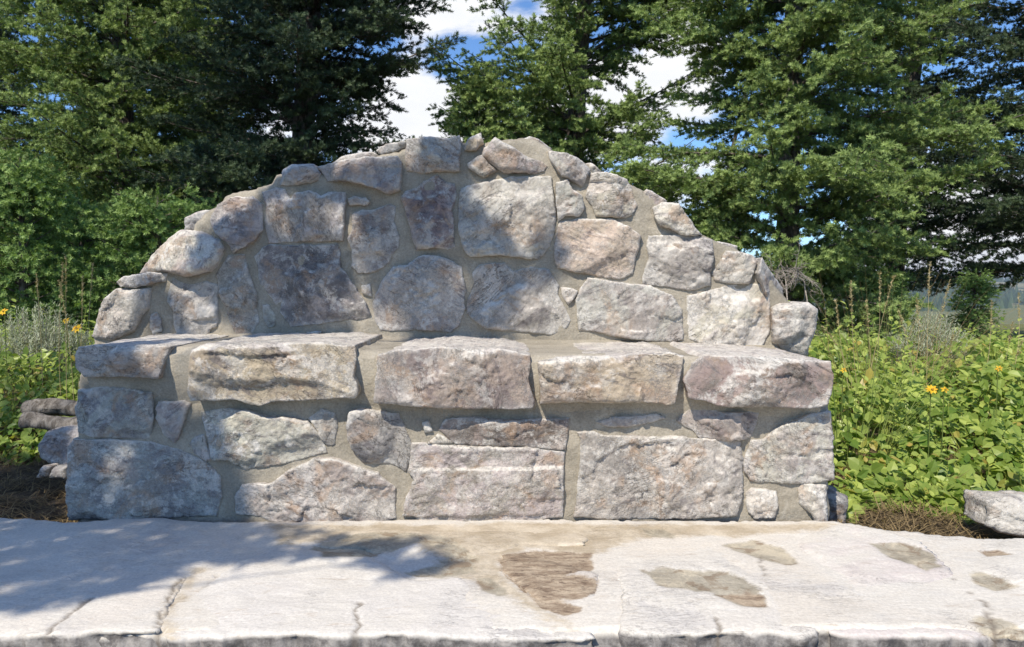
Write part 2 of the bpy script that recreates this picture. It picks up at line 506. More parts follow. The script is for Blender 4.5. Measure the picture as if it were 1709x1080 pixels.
    if extra is not None:
        h = h + extra(Q)
    if hmin is not None:
        h = np.where(h < hmin + .006, hmin + .006 * np.exp(np.minimum((h - hmin - .006) / .006, 0)), h)
    V = to_world(Q[:, 0], Q[:, 1], h)
    edge = np.exp(-d / 0.010)
    ris = np.zeros(len(Q))
    F = [tri]
    prev = loop
    hb = h[loop]
    n = len(loop)
    VV, EE, RR, UV = [V], [edge], [ris], [Q]
    c = len(V)
    quads = []
    Lq = Q[loop]
    nrm = np.roll(Lq, -1, 0) - np.roll(Lq, 1, 0)
    nrm = np.column_stack([nrm[:, 1], -nrm[:, 0]]); nrm /= np.linalg.norm(nrm, axis=1)[:, None] + 1e-9
    for r_ in rows:
        pos = np.column_stack([Lq, np.full(n, r_ * 1.0 + seed)])
        o = (fbm(pos, 18, 4, seed + 51)[:, None] * nrm) * rownoise
        nw = to_world(Lq[:, 0] + o[:, 0], Lq[:, 1] + o[:, 1], hb - r_)
        VV.append(nw); EE.append(np.full(n, 0.2)); RR.append(np.ones(n)); UV.append(Lq)
        cur = np.arange(c, c + n)
        quads.append(np.stack([prev, cur, np.roll(cur, -1), np.roll(prev, -1)], 1))
        prev = cur
        c += n
    return np.concatenate(VV), [tri, np.concatenate(quads)], np.concatenate(EE), np.concatenate(RR), np.concatenate(UV), prev

def add_back(me, loop):
    pass

PAL = {
    'grey':   ((0.47, 0.445, 0.41), (0.33, 0.31, 0.29), 0.6),
    'purple': ((0.44, 0.395, 0.37), (0.30, 0.265, 0.25), 0.5),
    'lilac':  ((0.50, 0.465, 0.43), (0.375, 0.342, 0.322), 0.45),
    'pink':   ((0.57, 0.465, 0.39), (0.49, 0.395, 0.335), 0.4),
    'blue':   ((0.42, 0.42, 0.405), (0.305, 0.305, 0.305), 0.55),
    'dark':   ((0.15, 0.147, 0.15), (0.285, 0.27, 0.26), 0.5),
    'pale':   ((0.60, 0.56, 0.495), (0.475, 0.44, 0.39), 0.7),
    'tan':    ((0.53, 0.445, 0.335), (0.40, 0.325, 0.25), 0.65),
    'brown':  ((0.35, 0.28, 0.25), (0.22, 0.18, 0.168), 0.6),
}
# zoom frames used while reading outlines: (x0, y0, scale)
ZF = {1: (100, 200, 2.842), 2: (550, 200, 2.842), 3: (900, 220, 2.7), 4: (100, 550, 2.848), 5: (550, 550, 3.087), 6: (900, 560, 3.177), 0: (0, 0, 1)}
def zp(z, pts):
    x0, y0, s = ZF[z]
    return np.array([(x0 + a / s, y0 + b / s) for a, b in pts])

BENCH = empty('stone_bench', (-0.16, 2.3, 0.0), 'arched stone bench of grey and pink rocks set in mortar, standing on the pale terrace', 'bench')
OFF = np.array([-0.16, 2.3, 0.0])
Y_BACK, Y_SEAT, Y_BASE = 2.56, 2.085, 2.165   # mortar face of back, front of seat slabs, mortar face of base
SEED = [0]

def stone(kind, z, pts, pal, y, proud=0.024, name=None, label=None, depth=0.05, grow=0.022, **kw):
    SEED[0] += 1
    sd = SEED[0]
    px = zp(z, pts)
    yf = y - proud
    if proud > 0: proud *= .62
    yf = y - proud
    W = on_y(px, yf)
    uv = W[:, [0, 2]]
    if grow:
        c = uv.mean(0); uv = c + (uv - c) * (1 + grow)
    def tw(u, v, h):
        return np.stack([u, yf - h, v], 1) - OFF
    rows = kw.pop('rows', (0.006, 0.018, proud + depth))
    if kind != 'seat_slab' and proud > 0:
        proud += .006
        yf = y - proud
        kw.setdefault('hmin', -(proud - .004))
    if proud > 0 and 'drop' not in kw: kw['drop'] = min(.0045, proud * .3)
    V, F, E, Rr, UV, last = build_patch(uv, tw, seed=sd, rows=rows, rownoise=kw.pop('rownoise', 0.004), **kw)
    nm = name or kind
    me = mesh_np(nm, V, F, True, {'edge': E})
    o = link(nm, me, M_STONE, BENCH)
    a, b, w = PAL[pal]
    r_ = random.Random(sd)
    f = r_.uniform(0.86, 1.04)
    wm = (1.02, 1.0, .965)
    o['stone_dust'] = 1.0
    o['stone_grain'] = r_.uniform(.65, 1.5)
    o['stone_colour'] = [min(1, c * q * f * r_.uniform(.97, 1.03)) for c, q in zip(a, wm)]
    o['stone_colour_b'] = [min(1, c * q * f * r_.uniform(.96, 1.04)) for c, q in zip(b, wm)]
    o['stone_white'] = w * r_.uniform(0.7, 1.2)
    o['stone_seed'] = [r_.uniform(0, 40), r_.uniform(0, 40), r_.uniform(0, 40)]
    o['stone_turn'] = r_.uniform(-.6, .6) + (1.3 if r_.random() < .25 else 0)
    if label: o['label'] = label
    return o

# --- back rest
BS = 'back_stone'
stone(BS, 1, [(135,1025),(170,900),(200,850),(260,808),(415,800),(408,850),(400,900),(365,945),(330,1010),(240,1045),(150,1035)], 'pale', Y_BACK, 0.05, depth=.2, edge_r=.02, drop=.02)
stone(BS, 1, [(262,772),(290,748),(420,722),(490,730),(485,765),(420,780),(350,798),(285,792)], 'grey', Y_BACK, 0.045, depth=.2, name='cap_stone')
stone(BS, 1, [(425,985),(435,920),(460,910),(482,945),(480,1005),(440,1020)], 'grey', Y_BACK, 0.008, facet=.004)
stone(BS, 1, [(500,865),(515,790),(535,755),(600,785),(690,770),(735,790),(745,900),(735,985),(700,1000),(695,1040),(620,1040),(580,1055),(545,980),(540,910)], 'lilac', Y_BACK, .028, facet=.016)
stone(BS, 1, [(362,725),(420,640),(510,550),(560,520),(650,530),(750,570),(765,610),(745,670),(700,720),(600,745),(510,718)], 'pale', Y_BACK, .055, depth=.2, facet=.022, edge_r=.03, drop=.03, name='cap_stone', lean=(0, -.25))
stone(BS, 1, [(587,518),(592,465),(640,440),(720,420),(760,395),(705,485),(640,522)], 'blue', Y_BACK, -.04, depth=.15, name='cap_stone')
stone(BS, 1, [(735,402),(800,365),(905,365),(945,400),(952,520),(920,570),(870,600),(820,632),(800,590),(740,540),(705,490),(700,468)], 'purple', Y_BACK, .04, depth=.12, facet=.022, edge_r=.022)
stone(BS, 1, [(735,740),(790,645),(870,640),(890,720),(930,830),(937,960),(900,1022),(840,1025),(800,960),(770,850),(750,800)], 'purple', Y_BACK, .022, facet=.02)
stone(BS, 1, [(960,880),(990,880),(1022,930),(1020,975),(990,985),(965,940)], 'grey', Y_BACK, .008, facet=.003)
stone(BS, 1, [(955,345),(1020,320),(1060,330),(1092,375),(1110,345),(1180,335),(1240,362),(1270,342),(1340,345),(1352,400),(1335,570),(1230,572),(1110,575),(985,580),(970,480),(975,400)], 'lilac', Y_BACK, .03, facet=.014)
stone(BS, 1, [(922,650),(960,605),(1000,592),(1120,600),(1150,590),(1200,595),(1310,592),(1325,620),(1325,700),(1400,800),(1440,860),(1464,920),(1450,945),(1370,945),(1230,965),(1090,978),(1040,910),(1050,860),(1020,875),(980,820),(945,760),(935,700)], 'dark', Y_BACK, .026, facet=.016, label='dark blue grey stone')
stone(BS, 1, [(1367,375),(1400,363),(1450,370),(1470,385),(1455,403),(1375,407)], 'grey', Y_BACK, .012, facet=.003)
stone(BS, 1, [(1370,560),(1390,520),(1385,450),(1430,430),(1480,430),(1560,400),(1590,415),(1580,480),(1605,560),(1600,610),(1570,640),(1560,670),(1490,720),(1410,725),(1380,690),(1385,620)], 'purple', Y_BACK, .024, facet=.016)
stone(BS, 1, [(1430,790),(1470,778),(1480,840),(1430,825)], 'pale', Y_BACK, .006, facet=.002)
stone(BS, 1, [(1042,305),(1050,235),(1100,210),(1200,205),(1227,250),(1217,287),(1180,300),(1110,308)], 'blue', Y_BACK, .03, depth=.2, name='cap_stone', edge_r=.02, drop=.02)
stone(BS, 1, [(1213,218),(1320,192),(1450,178),(1595,170),(1614,200),(1607,330),(1555,352),(1480,317),(1340,287),(1260,287),(1248,257)], 'purple', Y_BACK, .05, depth=.2, facet=.018, name='cap_stone', edge_r=.022, lean=(0, -.15))
stone(BS, 1, [(1290,200),(1330,165),(1480,148),(1510,165),(1480,190),(1400,205)], 'grey', Y_BACK, -.05, depth=.1, name='cap_stone')
stone(BS, 1, [(1490,135),(1540,112),(1640,98),(1642,125),(1590,148),(1520,160)], 'blue', Y_BACK, .0, depth=.15, name='cap_stone')
stone(BS, 1, [(1170,1010),(1240,1003),(1240,1025),(1190,1028)], 'pale', Y_BACK, .006, facet=.002)
stone(BS, 2, [(362,90),(440,78),(560,82),(614,72),(622,130),(614,240),(490,243),(440,250),(365,237),(360,160)], 'lilac', Y_BACK, .035, depth=.2, name='cap_stone', facet=.013)
stone(BS, 2, [(640,130),(655,90),(715,60),(727,110),(690,142),(645,140)], 'tan', Y_BACK, .03, depth=.15, name='cap_stone')
stone(BS, 2, [(655,205),(720,165),(760,210),(797,240),(735,272),(660,227)], 'purple', Y_BACK, .03)
stone(BS, 2, [(725,175),(735,130),(790,83),(850,120),(930,165),(1000,190),(1032,215),(1015,242),(960,252),(880,242),(830,247),(790,220)], 'purple', Y_BACK, .05, depth=.1, facet=.022, edge_r=.02, drop=.022, name='cap_stone')
stone(BS, 2, [(890,90),(950,80),(1010,97),(1057,130),(1040,145),(960,125)], 'purple', Y_BACK, -.06, depth=.15, name='cap_stone')
stone(BS, 2, [(342,370),(360,335),(410,325),(450,290),(510,263),(545,290),(590,305),(598,340),(590,395),(575,430),(585,480),(590,600),(560,612),(500,600),(410,615),(395,560),(375,480),(355,420)], 'brown', Y_BACK, .026, facet=.018)
stone(BS, 2, [(625,330),(680,310),(780,285),(860,275),(1050,270),(1058,330),(1070,470),(1065,520),(1040,600),(985,662),(920,652),(800,640),(670,647),(635,610),(615,520),(613,420)], 'lilac', Y_BACK, .028, facet=.006, flake=.0045, label='largest stone of the back, broad grey slab')
stone(BS, 2, [(205,870),(240,770),(300,700),(370,690),(420,650),(500,645),(560,665),(620,700),(638,800),(635,900),(610,970),(570,1005),(480,995),(330,995),(240,998),(215,940)], 'grey', Y_BACK, .026, facet=.010)
stone(BS, 2, [(658,850),(690,780),(680,730),(710,690),(790,680),(830,680),(870,720),(950,700),(1040,715),(1085,790),(1080,830),(1115,890),(1140,950),(1120,990),(1040,1018),(960,1010),(850,1000),(740,985),(690,950),(655,915)], 'grey', Y_BACK, .028, facet=.016)
stone(BS, 2, [(1095,795),(1150,800),(1178,810),(1150,860),(1135,880),(1105,840)], 'pale', Y_BACK, .010, facet=.003)
stone(BS, 3, [(42,80),(130,98),(200,138),(234,165),(192,242),(140,212),(100,197),(60,130)], 'lilac', Y_BACK, .04, depth=.15, name='cap_stone', facet=.01)
stone(BS, 3, [(205,142),(240,143),(280,178),(235,190)], 'grey', Y_BACK, -.03, depth=.12, name='cap_stone')
stone(BS, 3, [(75,230),(130,218),(150,260),(195,288),(202,350),(180,377),(120,377),(85,402),(75,320)], 'grey', Y_BACK, .04, facet=.010)
stone(BS, 3, [(220,260),(240,188),(300,183),(400,213),(422,260),(447,330),(420,372),(370,387),(260,377),(240,330),(215,290)], 'pale', Y_BACK, .045, facet=.014, depth=.1, label='pale square shouldered stone near the right shoulder')
stone(BS, 3, [(70,560),(80,440),(100,405),(180,393),(330,393),(400,430),(457,470),(440,540),(420,642),(370,662),(260,647),(150,627),(85,612)], 'pink', Y_BACK, .034, facet=.006, label='large pinkish stone')
stone(BS, 3, [(518,345),(560,316),(625,323),(672,390),(735,467),(640,462),(590,432),(545,422),(525,390)], 'pale', Y_BACK, .035, depth=.15, name='cap_stone', facet=.012)
stone(BS, 3, [(458,297),(490,258),(575,310),(530,340)], 'grey', Y_BACK, .0, depth=.15, name='cap_stone', facet=.006)
stone(BS, 3, [(490,520),(500,470),(590,466),(700,466),(785,488),(780,560),(770,692),(735,702),(680,714),(580,697),(473,687),(480,630),(500,570)], 'lilac', Y_BACK, .036, facet=.010, flake=.006)
stone(BS, 3, [(770,490),(830,498),(892,513),(894,542),(830,550),(780,540)], 'grey', Y_BACK, -.03, depth=.12, name='cap_stone')
stone(BS, 3, [(783,640),(830,560),(850,538),(962,553),(985,582),(947,682),(850,682),(800,667)], 'pale', Y_BACK, .035, depth=.12, name='cap_stone', facet=.010)
stone(BS, 3, [(985,570),(1040,625),(1145,710),(1135,775),(1050,790),(1000,720),(960,640)], 'grey', Y_BACK, -.02, depth=.2, name='cap_stone', lean=(-1.2, 0), facet=.004)
stone(BS, 3, [(170,760),(195,700),(220,658),(350,678),(500,698),(600,738),(637,800),(647,937),(550,947),(400,927),(280,907),(180,892),(175,830)], 'lilac', Y_BACK, .024, facet=.006)
stone(BS, 3, [(673,740),(760,723),(880,688),(1000,688),(1042,708),(1042,800),(1042,900),(1010,962),(950,977),(840,972),(760,962),(678,932),(680,830)], 'pale', Y_BACK, .032, facet=.012, flake=.006)
stone(BS, 3, [(1053,850),(1058,800),(1100,778),(1230,773),(1275,803),(1262,890),(1240,950),(1215,1010),(1130,995),(1068,952)], 'pale', Y_BACK, .06, depth=.2, facet=.014, edge_r=.022, drop=.022)
# --- seat slabs
srows = tuple([0.006, 0.016] + [0.04 * k for k in range(1, 13)])
SK = dict(rows=srows, rownoise=.006, edge_r=.024, drop=.018, jag=.0035, hmin=-.019, rough=.0045)
SS = 'seat_slab'
stone(SS, 4, [(58,130),(72,88),(150,74),(300,78),(400,80),(508,86),(475,150),(455,200),(442,237),(300,228),(100,228),(62,190)], 'lilac', Y_SEAT, 0, facet=.010, edge_r=.028, drop=.022, **{k: v for k, v in SK.items() if k not in ('edge_r', 'drop')})
stone(SS, 4, [(608,170),(625,105),(700,76),(900,76),(1200,72),(1385,84),(1398,150),(1378,220),(1398,290),(1382,327),(1200,337),(1000,347),(940,364),(830,337),(618,342),(598,300)], 'tan', Y_SEAT, 0, facet=.014, strata=.014, label='tan and grey layered slab', **SK)
stone(SS, 5, [(250,200),(255,140),(350,112),(600,100),(900,114),(1022,136),(1030,200),(1015,260),(1047,370),(1040,412),(900,412),(700,407),(500,402),(228,380),(235,290)], 'brown', Y_SEAT, 0, facet=.010, flake=.006, **SK)
stone(SS, 6, [(5,145),(100,122),(300,112),(500,106),(700,102),(765,122),(747,230),(722,362),(680,372),(560,357),(380,362),(200,357),(15,367)], 'tan', Y_SEAT, 0, facet=.012, flake=.0035, **SK)
stone(SS, 6, [(783,240),(825,155),(900,112),(1200,120),(1400,136),(1552,148),(1570,230),(1545,370),(1450,392),(1200,380),(960,382),(900,352),(808,342)], 'brown', Y_SEAT, 0, facet=.010, flake=.007, label='darkest slab of the seat, purplish brown', **SK)
# --- base
FS = 'base_stone'
stone(FS, 4, [(75,490),(65,380),(88,290),(200,272),(310,278),(432,300),(427,380),(437,430),(412,522),(300,517),(150,517)], 'blue', Y_BASE, .03, depth=.15)
stone(FS, 4, [(455,420),(470,343),(592,338),(612,360),(572,490),(540,542),(490,502)], 'lilac', Y_BASE, .02)
stone(FS, 4, [(663,400),(800,383),(900,388),(970,418),(1080,418),(1170,438),(1240,520),(1257,590),(1050,642),(870,670),(800,622),(720,622),(700,560),(690,500)], 'pale', Y_BASE, .036, facet=.016)
stone(FS, 4, [(610,545),(640,513),(680,503),(718,620),(690,627),(640,592)], 'lilac', Y_BASE, .014, facet=.005)
stone(FS, 4, [(1180,425),(1240,378),(1302,400),(1317,480),(1302,547),(1262,547),(1222,480)], 'grey', Y_BASE, .016, facet=.006)
stone(FS, 4, [(1363,450),(1380,393),(1450,383),(1602,408),(1642,500),(1667,560),(1640,682),(1560,642),(1440,642),(1400,602),(1368,520)], 'dark', Y_BASE, .04, facet=.022, label='dark broken stone with a pale lower edge')
stone(FS, 4, [(33,570),(60,528),(200,528),(420,543),(560,578),(680,638),(747,700),(752,800),(732,892),(600,892),(400,905),(200,902),(38,912)], 'blue', Y_BASE, .03, depth=.15, facet=.010)
stone(FS, 4, [(828,800),(870,738),(1000,733),(1100,668),(1200,618),(1290,613),(1500,688),(1582,760),(1587,900),(1500,932),(1340,942),(1040,947),(950,892),(833,882)], 'lilac', Y_BASE, .03, facet=.008)
stone(FS, 5, [(568,520),(600,463),(750,458),(900,468),(1100,458),(1227,463),(1222,560),(1207,622),(1100,617),(1000,602),(800,602),(655,592)], 'brown', Y_BASE, .022, facet=.008)
stone(FS, 5, [(508,588),(560,538),(625,575),(640,590)], 'pale', Y_BASE, .012, facet=.003)
stone(FS, 5, [(428,592),(640,607),(1000,617),(1202,642),(1197,780),(1192,972),(1050,987),(850,992),(560,1007),(470,1007),(440,962),(378,957),(400,860),(440,780),(410,740)], 'lilac', Y_BASE, .034, facet=.008, strata=.016, label='layered stone crossed by two long cracks')
stone(FS, 5, [(478,482),(510,468),(527,520),(490,532)], 'grey', Y_BASE, .008, facet=.002)
stone(FS, 6, [(230,560),(208,520),(290,513),(350,538),(500,538),(700,543),(900,558),(1062,563),(1082,680),(1072,850),(1042,957),(850,972),(600,977),(400,972),(198,967),(215,830),(225,690)], 'grey', Y_BASE, .036, facet=.008, flake=.007, rough=.0032)
stone(FS, 6, [(308,462),(400,430),(620,418),(667,440),(600,457),(480,482),(380,487)], 'grey', Y_BASE, .01, facet=.003)
stone(FS, 6, [(738,460),(800,398),(900,393),(980,408),(1167,413),(1157,470),(1122,547),(1000,562),(860,547),(820,500)], 'purple', Y_BASE, .026, facet=.016)
stone(FS, 6, [(1098,650),(1130,558),(1200,558),(1290,478),(1440,418),(1547,408),(1562,600),(1562,772),(1450,787),(1300,787),(1130,772),(1093,720)], 'lilac', Y_BASE, .028, depth=.15, facet=.006)
stone(FS, 6, [(1098,840),(1130,813),(1252,823),(1267,900),(1252,972),(1140,977),(1108,940)], 'pale', Y_BASE, .02, facet=.01)
stone(FS, 6, [(1378,820),(1400,793),(1527,798),(1527,880),(1527,992),(1460,992),(1440,950),(1383,900)], 'pale', Y_BASE, .026, depth=.15, facet=.014)

# --- mortar
def mortar(name, px, y, rows, seed, **kw):
    W = on_y(np.array(px, float), y)
    uv = W[:, [0, 2]]
    def tw(u, v, h):
        return np.stack([u, y - h, v], 1) - OFF
    V, F, E, Rr, UV, last = build_patch(uv, tw, step=.009, seed=seed, rows=rows, edge_r=.03, drop=.02, facet=0, flake=0, rough=.0025, jag=.006,
                      extra=lambda Q: +.0005 + .005 * fbm(np.column_stack([Q, Q[:, 0] * 0]), 6, 3, seed) + .0035 * fbm(np.column_stack([Q, Q[:, 0] * 0]), 26, 4, seed + 1), rownoise=.012, **kw)
    me = mesh_np(name, V, F, True, {'edge': E})
    return link(name, me, M_MORTAR, BENCH)

mortar('back_mortar', [(152,600),(153,560),(170,520),(190,490),(212,472),(238,460),(262,425),(290,400),(318,385),(322,372),(345,352),(382,322),(420,316),(452,305),(462,292),(500,288),(545,285),(600,268),(660,252),(690,240),(765,236),(800,238),(840,232),(868,228),(900,236),(930,256),(965,262),(992,290),(1040,300),(1070,315),(1105,335),(1130,345),(1160,385),(1195,400),(1225,412),(1262,440),(1300,480),(1322,505),(1352,515),(1358,545),(1350,600)],
       Y_BACK, (0.01, 0.03, 0.08, 0.14, 0.20, 0.27, 0.33), 301)
mortar('base_mortar', [(124,900),(122,740),(126,640),(135,600),(300,592),(700,596),(1000,602),(1384,612),(1388,700),(1386,900)],
       Y_BASE, (0.01, 0.03, 0.08, 0.2, 0.35, 0.5, 0.7), 302)
# seat mortar bed between and behind the slabs, rising to a fillet against the back
def seat_bed():
    n, k = 260, 60
    xs = np.linspace(-1.17, 0.86, n); ys = np.linspace(Y_SEAT + .024, Y_BACK + .03, k)
    Xg, Yg = np.meshgrid(xs, ys)
    P = np.column_stack([Xg.ravel(), Yg.ravel(), np.zeros(n * k)])
    xn = (Xg.ravel() + 1.2) / 2.1
    z = np.interp(P[:, 0], [-1.2, -.92, -.85, -.45, -.40, 0, .08, .35, .45, .85], [.480, .479, .481, .479, .468, .457, .457, .457, .453, .438]) - .002 + .003 * fbm(P, 9, 4, 77) + .010 * sstep(Y_BACK - .05, Y_BACK, P[:, 1]) ** 2 + .004
    z = z - .022 * sstep(Y_SEAT + .05, Y_SEAT + .024, P[:, 1])
    V = np.column_stack([P[:, 0], P[:, 1], z])
    i = (np.arange(k - 1)[:, None] * n + np.arange(n - 1)[None, :]).ravel()
    F = np.stack([i, i + 1, i + n + 1, i + n], 1)
    # front drop
    fr = np.arange(n)
    V2 = V[:n].copy(); V2[:, 2] -= .15; V2[:, 1] += .06
    c = len(V)
    V = np.concatenate([V, V2])
    j = np.arange(n - 1)
    F2 = np.stack([j, c + j, c + j + 1, j + 1], 1)
    me = mesh_np('seat_mortar', V - OFF, [F, F2], True, {'edge': np.zeros(len(V))})
    return link('seat_mortar', me, M_MORTAR, BENCH)
seat_bed()

# ------------------------------------------------------------------ terrace
TZ = 0.0
DAMP = [[(520,910),(560,893),(640,888),(720,892),(760,900),(800,930),(800,950),(760,955),(700,960),(668,950),(735,938),(740,918),(700,908),(650,922),(600,930),(540,930)],
        [(1065,950),(1100,948),(1220,955),(1262,975),(1280,1000),(1280,1010),(1240,1012),(1180,990),(1100,978)],
        [(1205,905),(1260,897),(1310,908),(1335,935),(1310,940),(1250,922)],
        [(1445,905),(1500,903),(1550,920),(1578,948),(1540,950),(1490,930)],
        [(1615,955),(1640,955),(1692,975),(1660,982),(1625,972)],
        [(1610,1032),(1640,1025),(1725,1052),(1725,1066),(1650,1062)],
        [(1070,879),(1110,878),(1122,892),(1090,892)],
        [(790,960),(815,960),(850,985),(840,995),(800,982)]]
BRN = [[(833,928),(850,920),(890,916),(985,918),(988,950),(940,965),(1000,968),(998,985),(975,995),(940,1000),(975,1008),(975,1020),(940,1025),(905,1012),(870,980),(842,955)],
       [(1635,915),(1660,914),(1682,924),(1652,929)], [(1240,985),(1275,990),(1282,1008),(1250,1010),(1200,995)]]
SMEAR = [[(440,872),(560,872),(700,874),(900,868),(1020,872),(1250,870),(1385,872),(1385,880),(1250,890),(1080,892),(1010,915),(960,925),(880,912),(820,945),(760,950),(690,905),(560,900),(470,905)],
         [(780,900),(850,905),(830,930),(860,975),(920,1020),(960,1040),(900,1030),(820,975),(760,955)],
                 [(262,1062),(290,985),(330,945),(350,945),(310,985),(285,1062)]]
def to_floor(polys):
    return [on_z(np.array(p, float), TZ)[:, :2] for p in polys]
DAMP, BRN, SMEAR = to_floor(DAMP), to_floor(BRN), to_floor(SMEAR)

def soft_mask(Q, polys, w):
    P3 = np.column_stack([Q, np.zeros(len(Q))])
    Qw = Q + np.column_stack([fbm(P3, 14, 3, 3), fbm(P3 + 9, 14, 3, 4)]) * .018
    m = np.zeros(len(Q))
    for p in polys:
        lo, hi = p.min(0) - .06, p.max(0) + .06
        s = np.all((Qw > lo) & (Qw < hi), 1)
        if not s.any(): continue
        d = dist_poly(Qw[s], p)
        d[inside(Qw[s], p)] *= -1
        m[s] = np.maximum(m[s], sstep(w, -w, d))
    return m

# mortar bed (whole terrace) = the structure, flagstones its parts
TY0 = on_z(np.array([[600, 1064.0]]), TZ)[0, 1]
CRK = [[(258,1062),(264,1040),(272,1020),(280,1008),(284,985),(300,962)], [(600,1003),(594,1016),(597,1032),(592,1058)], [(365,948),(358,962),(340,975)], [(150,1000),(115,1030),(60,1062)],
       [(1205,1062),(1200,1040),(1190,1030)], [(1268,920),(1275,960),(1262,985)], [(1590,960),(1640,1000),(1662,1040),(1668,1062)]]
CRK = to_floor(CRK)
def crack_mask(Q, w):
    P3 = np.column_stack([Q, np.zeros(len(Q))])
    Qw = Q + np.column_stack([fbm(P3, 30, 3, 13), fbm(P3 + 9, 30, 3, 14)]) * .012
    d = np.full(len(Q), 1.0)
    for p in CRK:
        for a, b in zip(p[:-1], p[1:]):
            ab = b - a
            tt = np.clip(((Qw - a) @ ab) / (ab @ ab), 0, 1)
            d = np.minimum(d, np.hypot(*(Qw - a - tt[:, None] * ab).T))
    wv = w * (.35 + .9 * np.clip(fbm(P3, 9, 2, 15) + .5, 0, 1))
    return sstep(wv, wv * .25, d)
def floor_patch(name, uv, z, seed, mat, parent, **kw):
    def tw(u, v, h):
        return np.stack([u, v, z + h], 1)
    def ex(Q):
        Q_ = np.column_stack([Q, np.zeros(len(Q))])
        return .007 * fbm(Q_, 3.6, 3, 88) + .0022 * fbm(Q_, 17, 4, 89) - .004 * soft_mask(Q, DAMP, .02) - .003 * soft_mask(Q, BRN, .012) - .0035 * crack_mask(Q, .006)
    V, F, E, Rr, UV, last = build_patch(uv, tw, seed=seed, extra=ex, **kw)
    at = {'edge': E, 'riser': Rr, 'damp': soft_mask(UV, DAMP, .028) * (1 - Rr), 'brown': soft_mask(UV, BRN, .022) * (1 - Rr), 'smear': soft_mask(UV, SMEAR, .06) * (1 - Rr), 'fissure': crack_mask(UV, .006)}
    me = mesh_np(name, V, F, True, at)
    o = link(name, me, mat, parent)
    r_ = random.Random(seed)
    o['stone_seed'] = [r_.uniform(0, 30) for _ in range(3)]
    return o
def flag_uv(px):
    return on_z(np.array(px, float), TZ)[:, :2]
bed_px = [(-420,852),(0,866),(110,874),(400,868),(800,860),(1385,866),(1500,882),(1709,899),(2150,905),(2150,1045),(1500,1045),(1000,1045),(600,1047),(100,1049),(-420,1051)]
TERR = floor_patch('terrace', flag_uv(bed_px), -.004, 400, M_FLAG, None, step=.011, edge_r=.01, drop=.008, facet=0, flake=0, rough=.0012, rows=(.012, .04, .08, .12, .2), rownoise=.018, jag=.009)
TERR['kind'] = 'structure'
TERR['label'] = 'pale flagstone terrace in front of the stone bench'
TERR['stone_colour'] = (0.66, 0.60, 0.50)
flags = [
 ([(-420,850),(0,861),(60,866),(110,873),(200,864),(330,867),(432,871),(445,892),(352,938),(312,960),(288,1000),(264,1051),(120,1055),(-420,1061)], (0.68, 0.62, 0.525)),
 ([(318,962),(362,942),(470,908),(600,918),(690,965),(770,962),(860,1012),(985,1035),(992,1053),(640,1057),(420,1057),(272,1053),(296,1005)], (0.66, 0.615, 0.54)),
 ([(838,922),(880,908),(985,914),(995,960),(1005,1030),(960,1030),(890,995),(838,955)], (0.60, 0.54, 0.46)),
 ([(455,888),(540,880),(760,884),(960,880),(985,895),(975,908),(870,905),(810,935),(770,952),(690,955),(600,912),(480,904)], (0.60, 0.53, 0.44)),
 ([(1012,886),(1180,876),(1290,880),(1325,935),(1345,1000),(1362,1053),(1036,1053),(1040,1000),(1022,930)], (0.67, 0.615, 0.525)),
 ([(1312,886),(1385,877),(1480,884),(1540,905),(1600,960),(1650,1053),(1385,1053),(1372,1000),(1350,930)], (0.62, 0.55, 0.49)),
 ([(1490,883),(1600,891),(1709,896),(2150,903),(2150,1055),(1660,1055),(1612,960),(1555,905)], (0.68, 0.63, 0.55)),
]
for k, (px, colr) in enumerate(flags):
    o = floor_patch('flagstone', flag_uv(px), .0015, 410 + k, M_FLAG, TERR, step=.0065, edge_r=.03, drop=.004, facet=.003, flake=.0014, rough=.0014, rows=(.008, .022, .045, .07, .11), rownoise=.018, jag=.007, kfac=3)
    o['stone_colour'] = colr

# ------------------------------------------------------------------ ground and hills
def gz(x, y):
    x = np.asarray(x, float); y = np.asarray(y, float)
    P = np.stack([x, y, x * 0], -1).reshape(-1, 3)
    n = .05 * fbm(P, .8, 4, 9).reshape(x.shape)
    z = -0.085 + n * sstep(2.3, 3.0, y)
    z = z + .14 * sstep(2.7, 3.6, y) * sstep(0.6, 1.1, np.abs(x)) 
    z = np.where(y < 1.9, -0.26 + n, z)
    z = z - .35 * sstep(5, 14, y) - .045 * np.clip(y - 14, 0, 400) - .06 * np.clip(y - 40, 0, 300)
    return z
def ground():
    g = np.concatenate([-np.geomspace(0.4, 1, 1), [0]])
    def axis(a, b, fine0, fine1, st):
        f = np.arange(fine0, fine1, st)
        r1 = fine1 + np.geomspace(st, b - fine1, 40)
        l1 = fine0 - np.geomspace(st, fine0 - a, 40)[::-1]
        return np.concatenate([l1, f, r1])
    xs = axis(-2500, 2500, -6, 8, .08); ys = axis(-300, 6000, 1.5, 8, .05)
    Xg, Yg = np.meshgrid(xs, ys)
    Z = gz(Xg, Yg)
    # distant ridge
    P = np.column_stack([Xg.ravel(), Yg.ravel(), Xg.ravel() * 0])
    Z = np.maximum(Z, -42)
    n = len(xs); k = len(ys)
    V = np.column_stack([Xg.ravel(), Yg.ravel(), Z.ravel()])
    i = (np.arange(k - 1)[:, None] * n + np.arange(n - 1)[None, :]).ravel()
    F = np.stack([i, i + 1, i + n + 1, i + n], 1)
    o = link('ground', mesh_np('ground', V, F), M_SOIL)
    o['kind'] = 'structure'
ground()
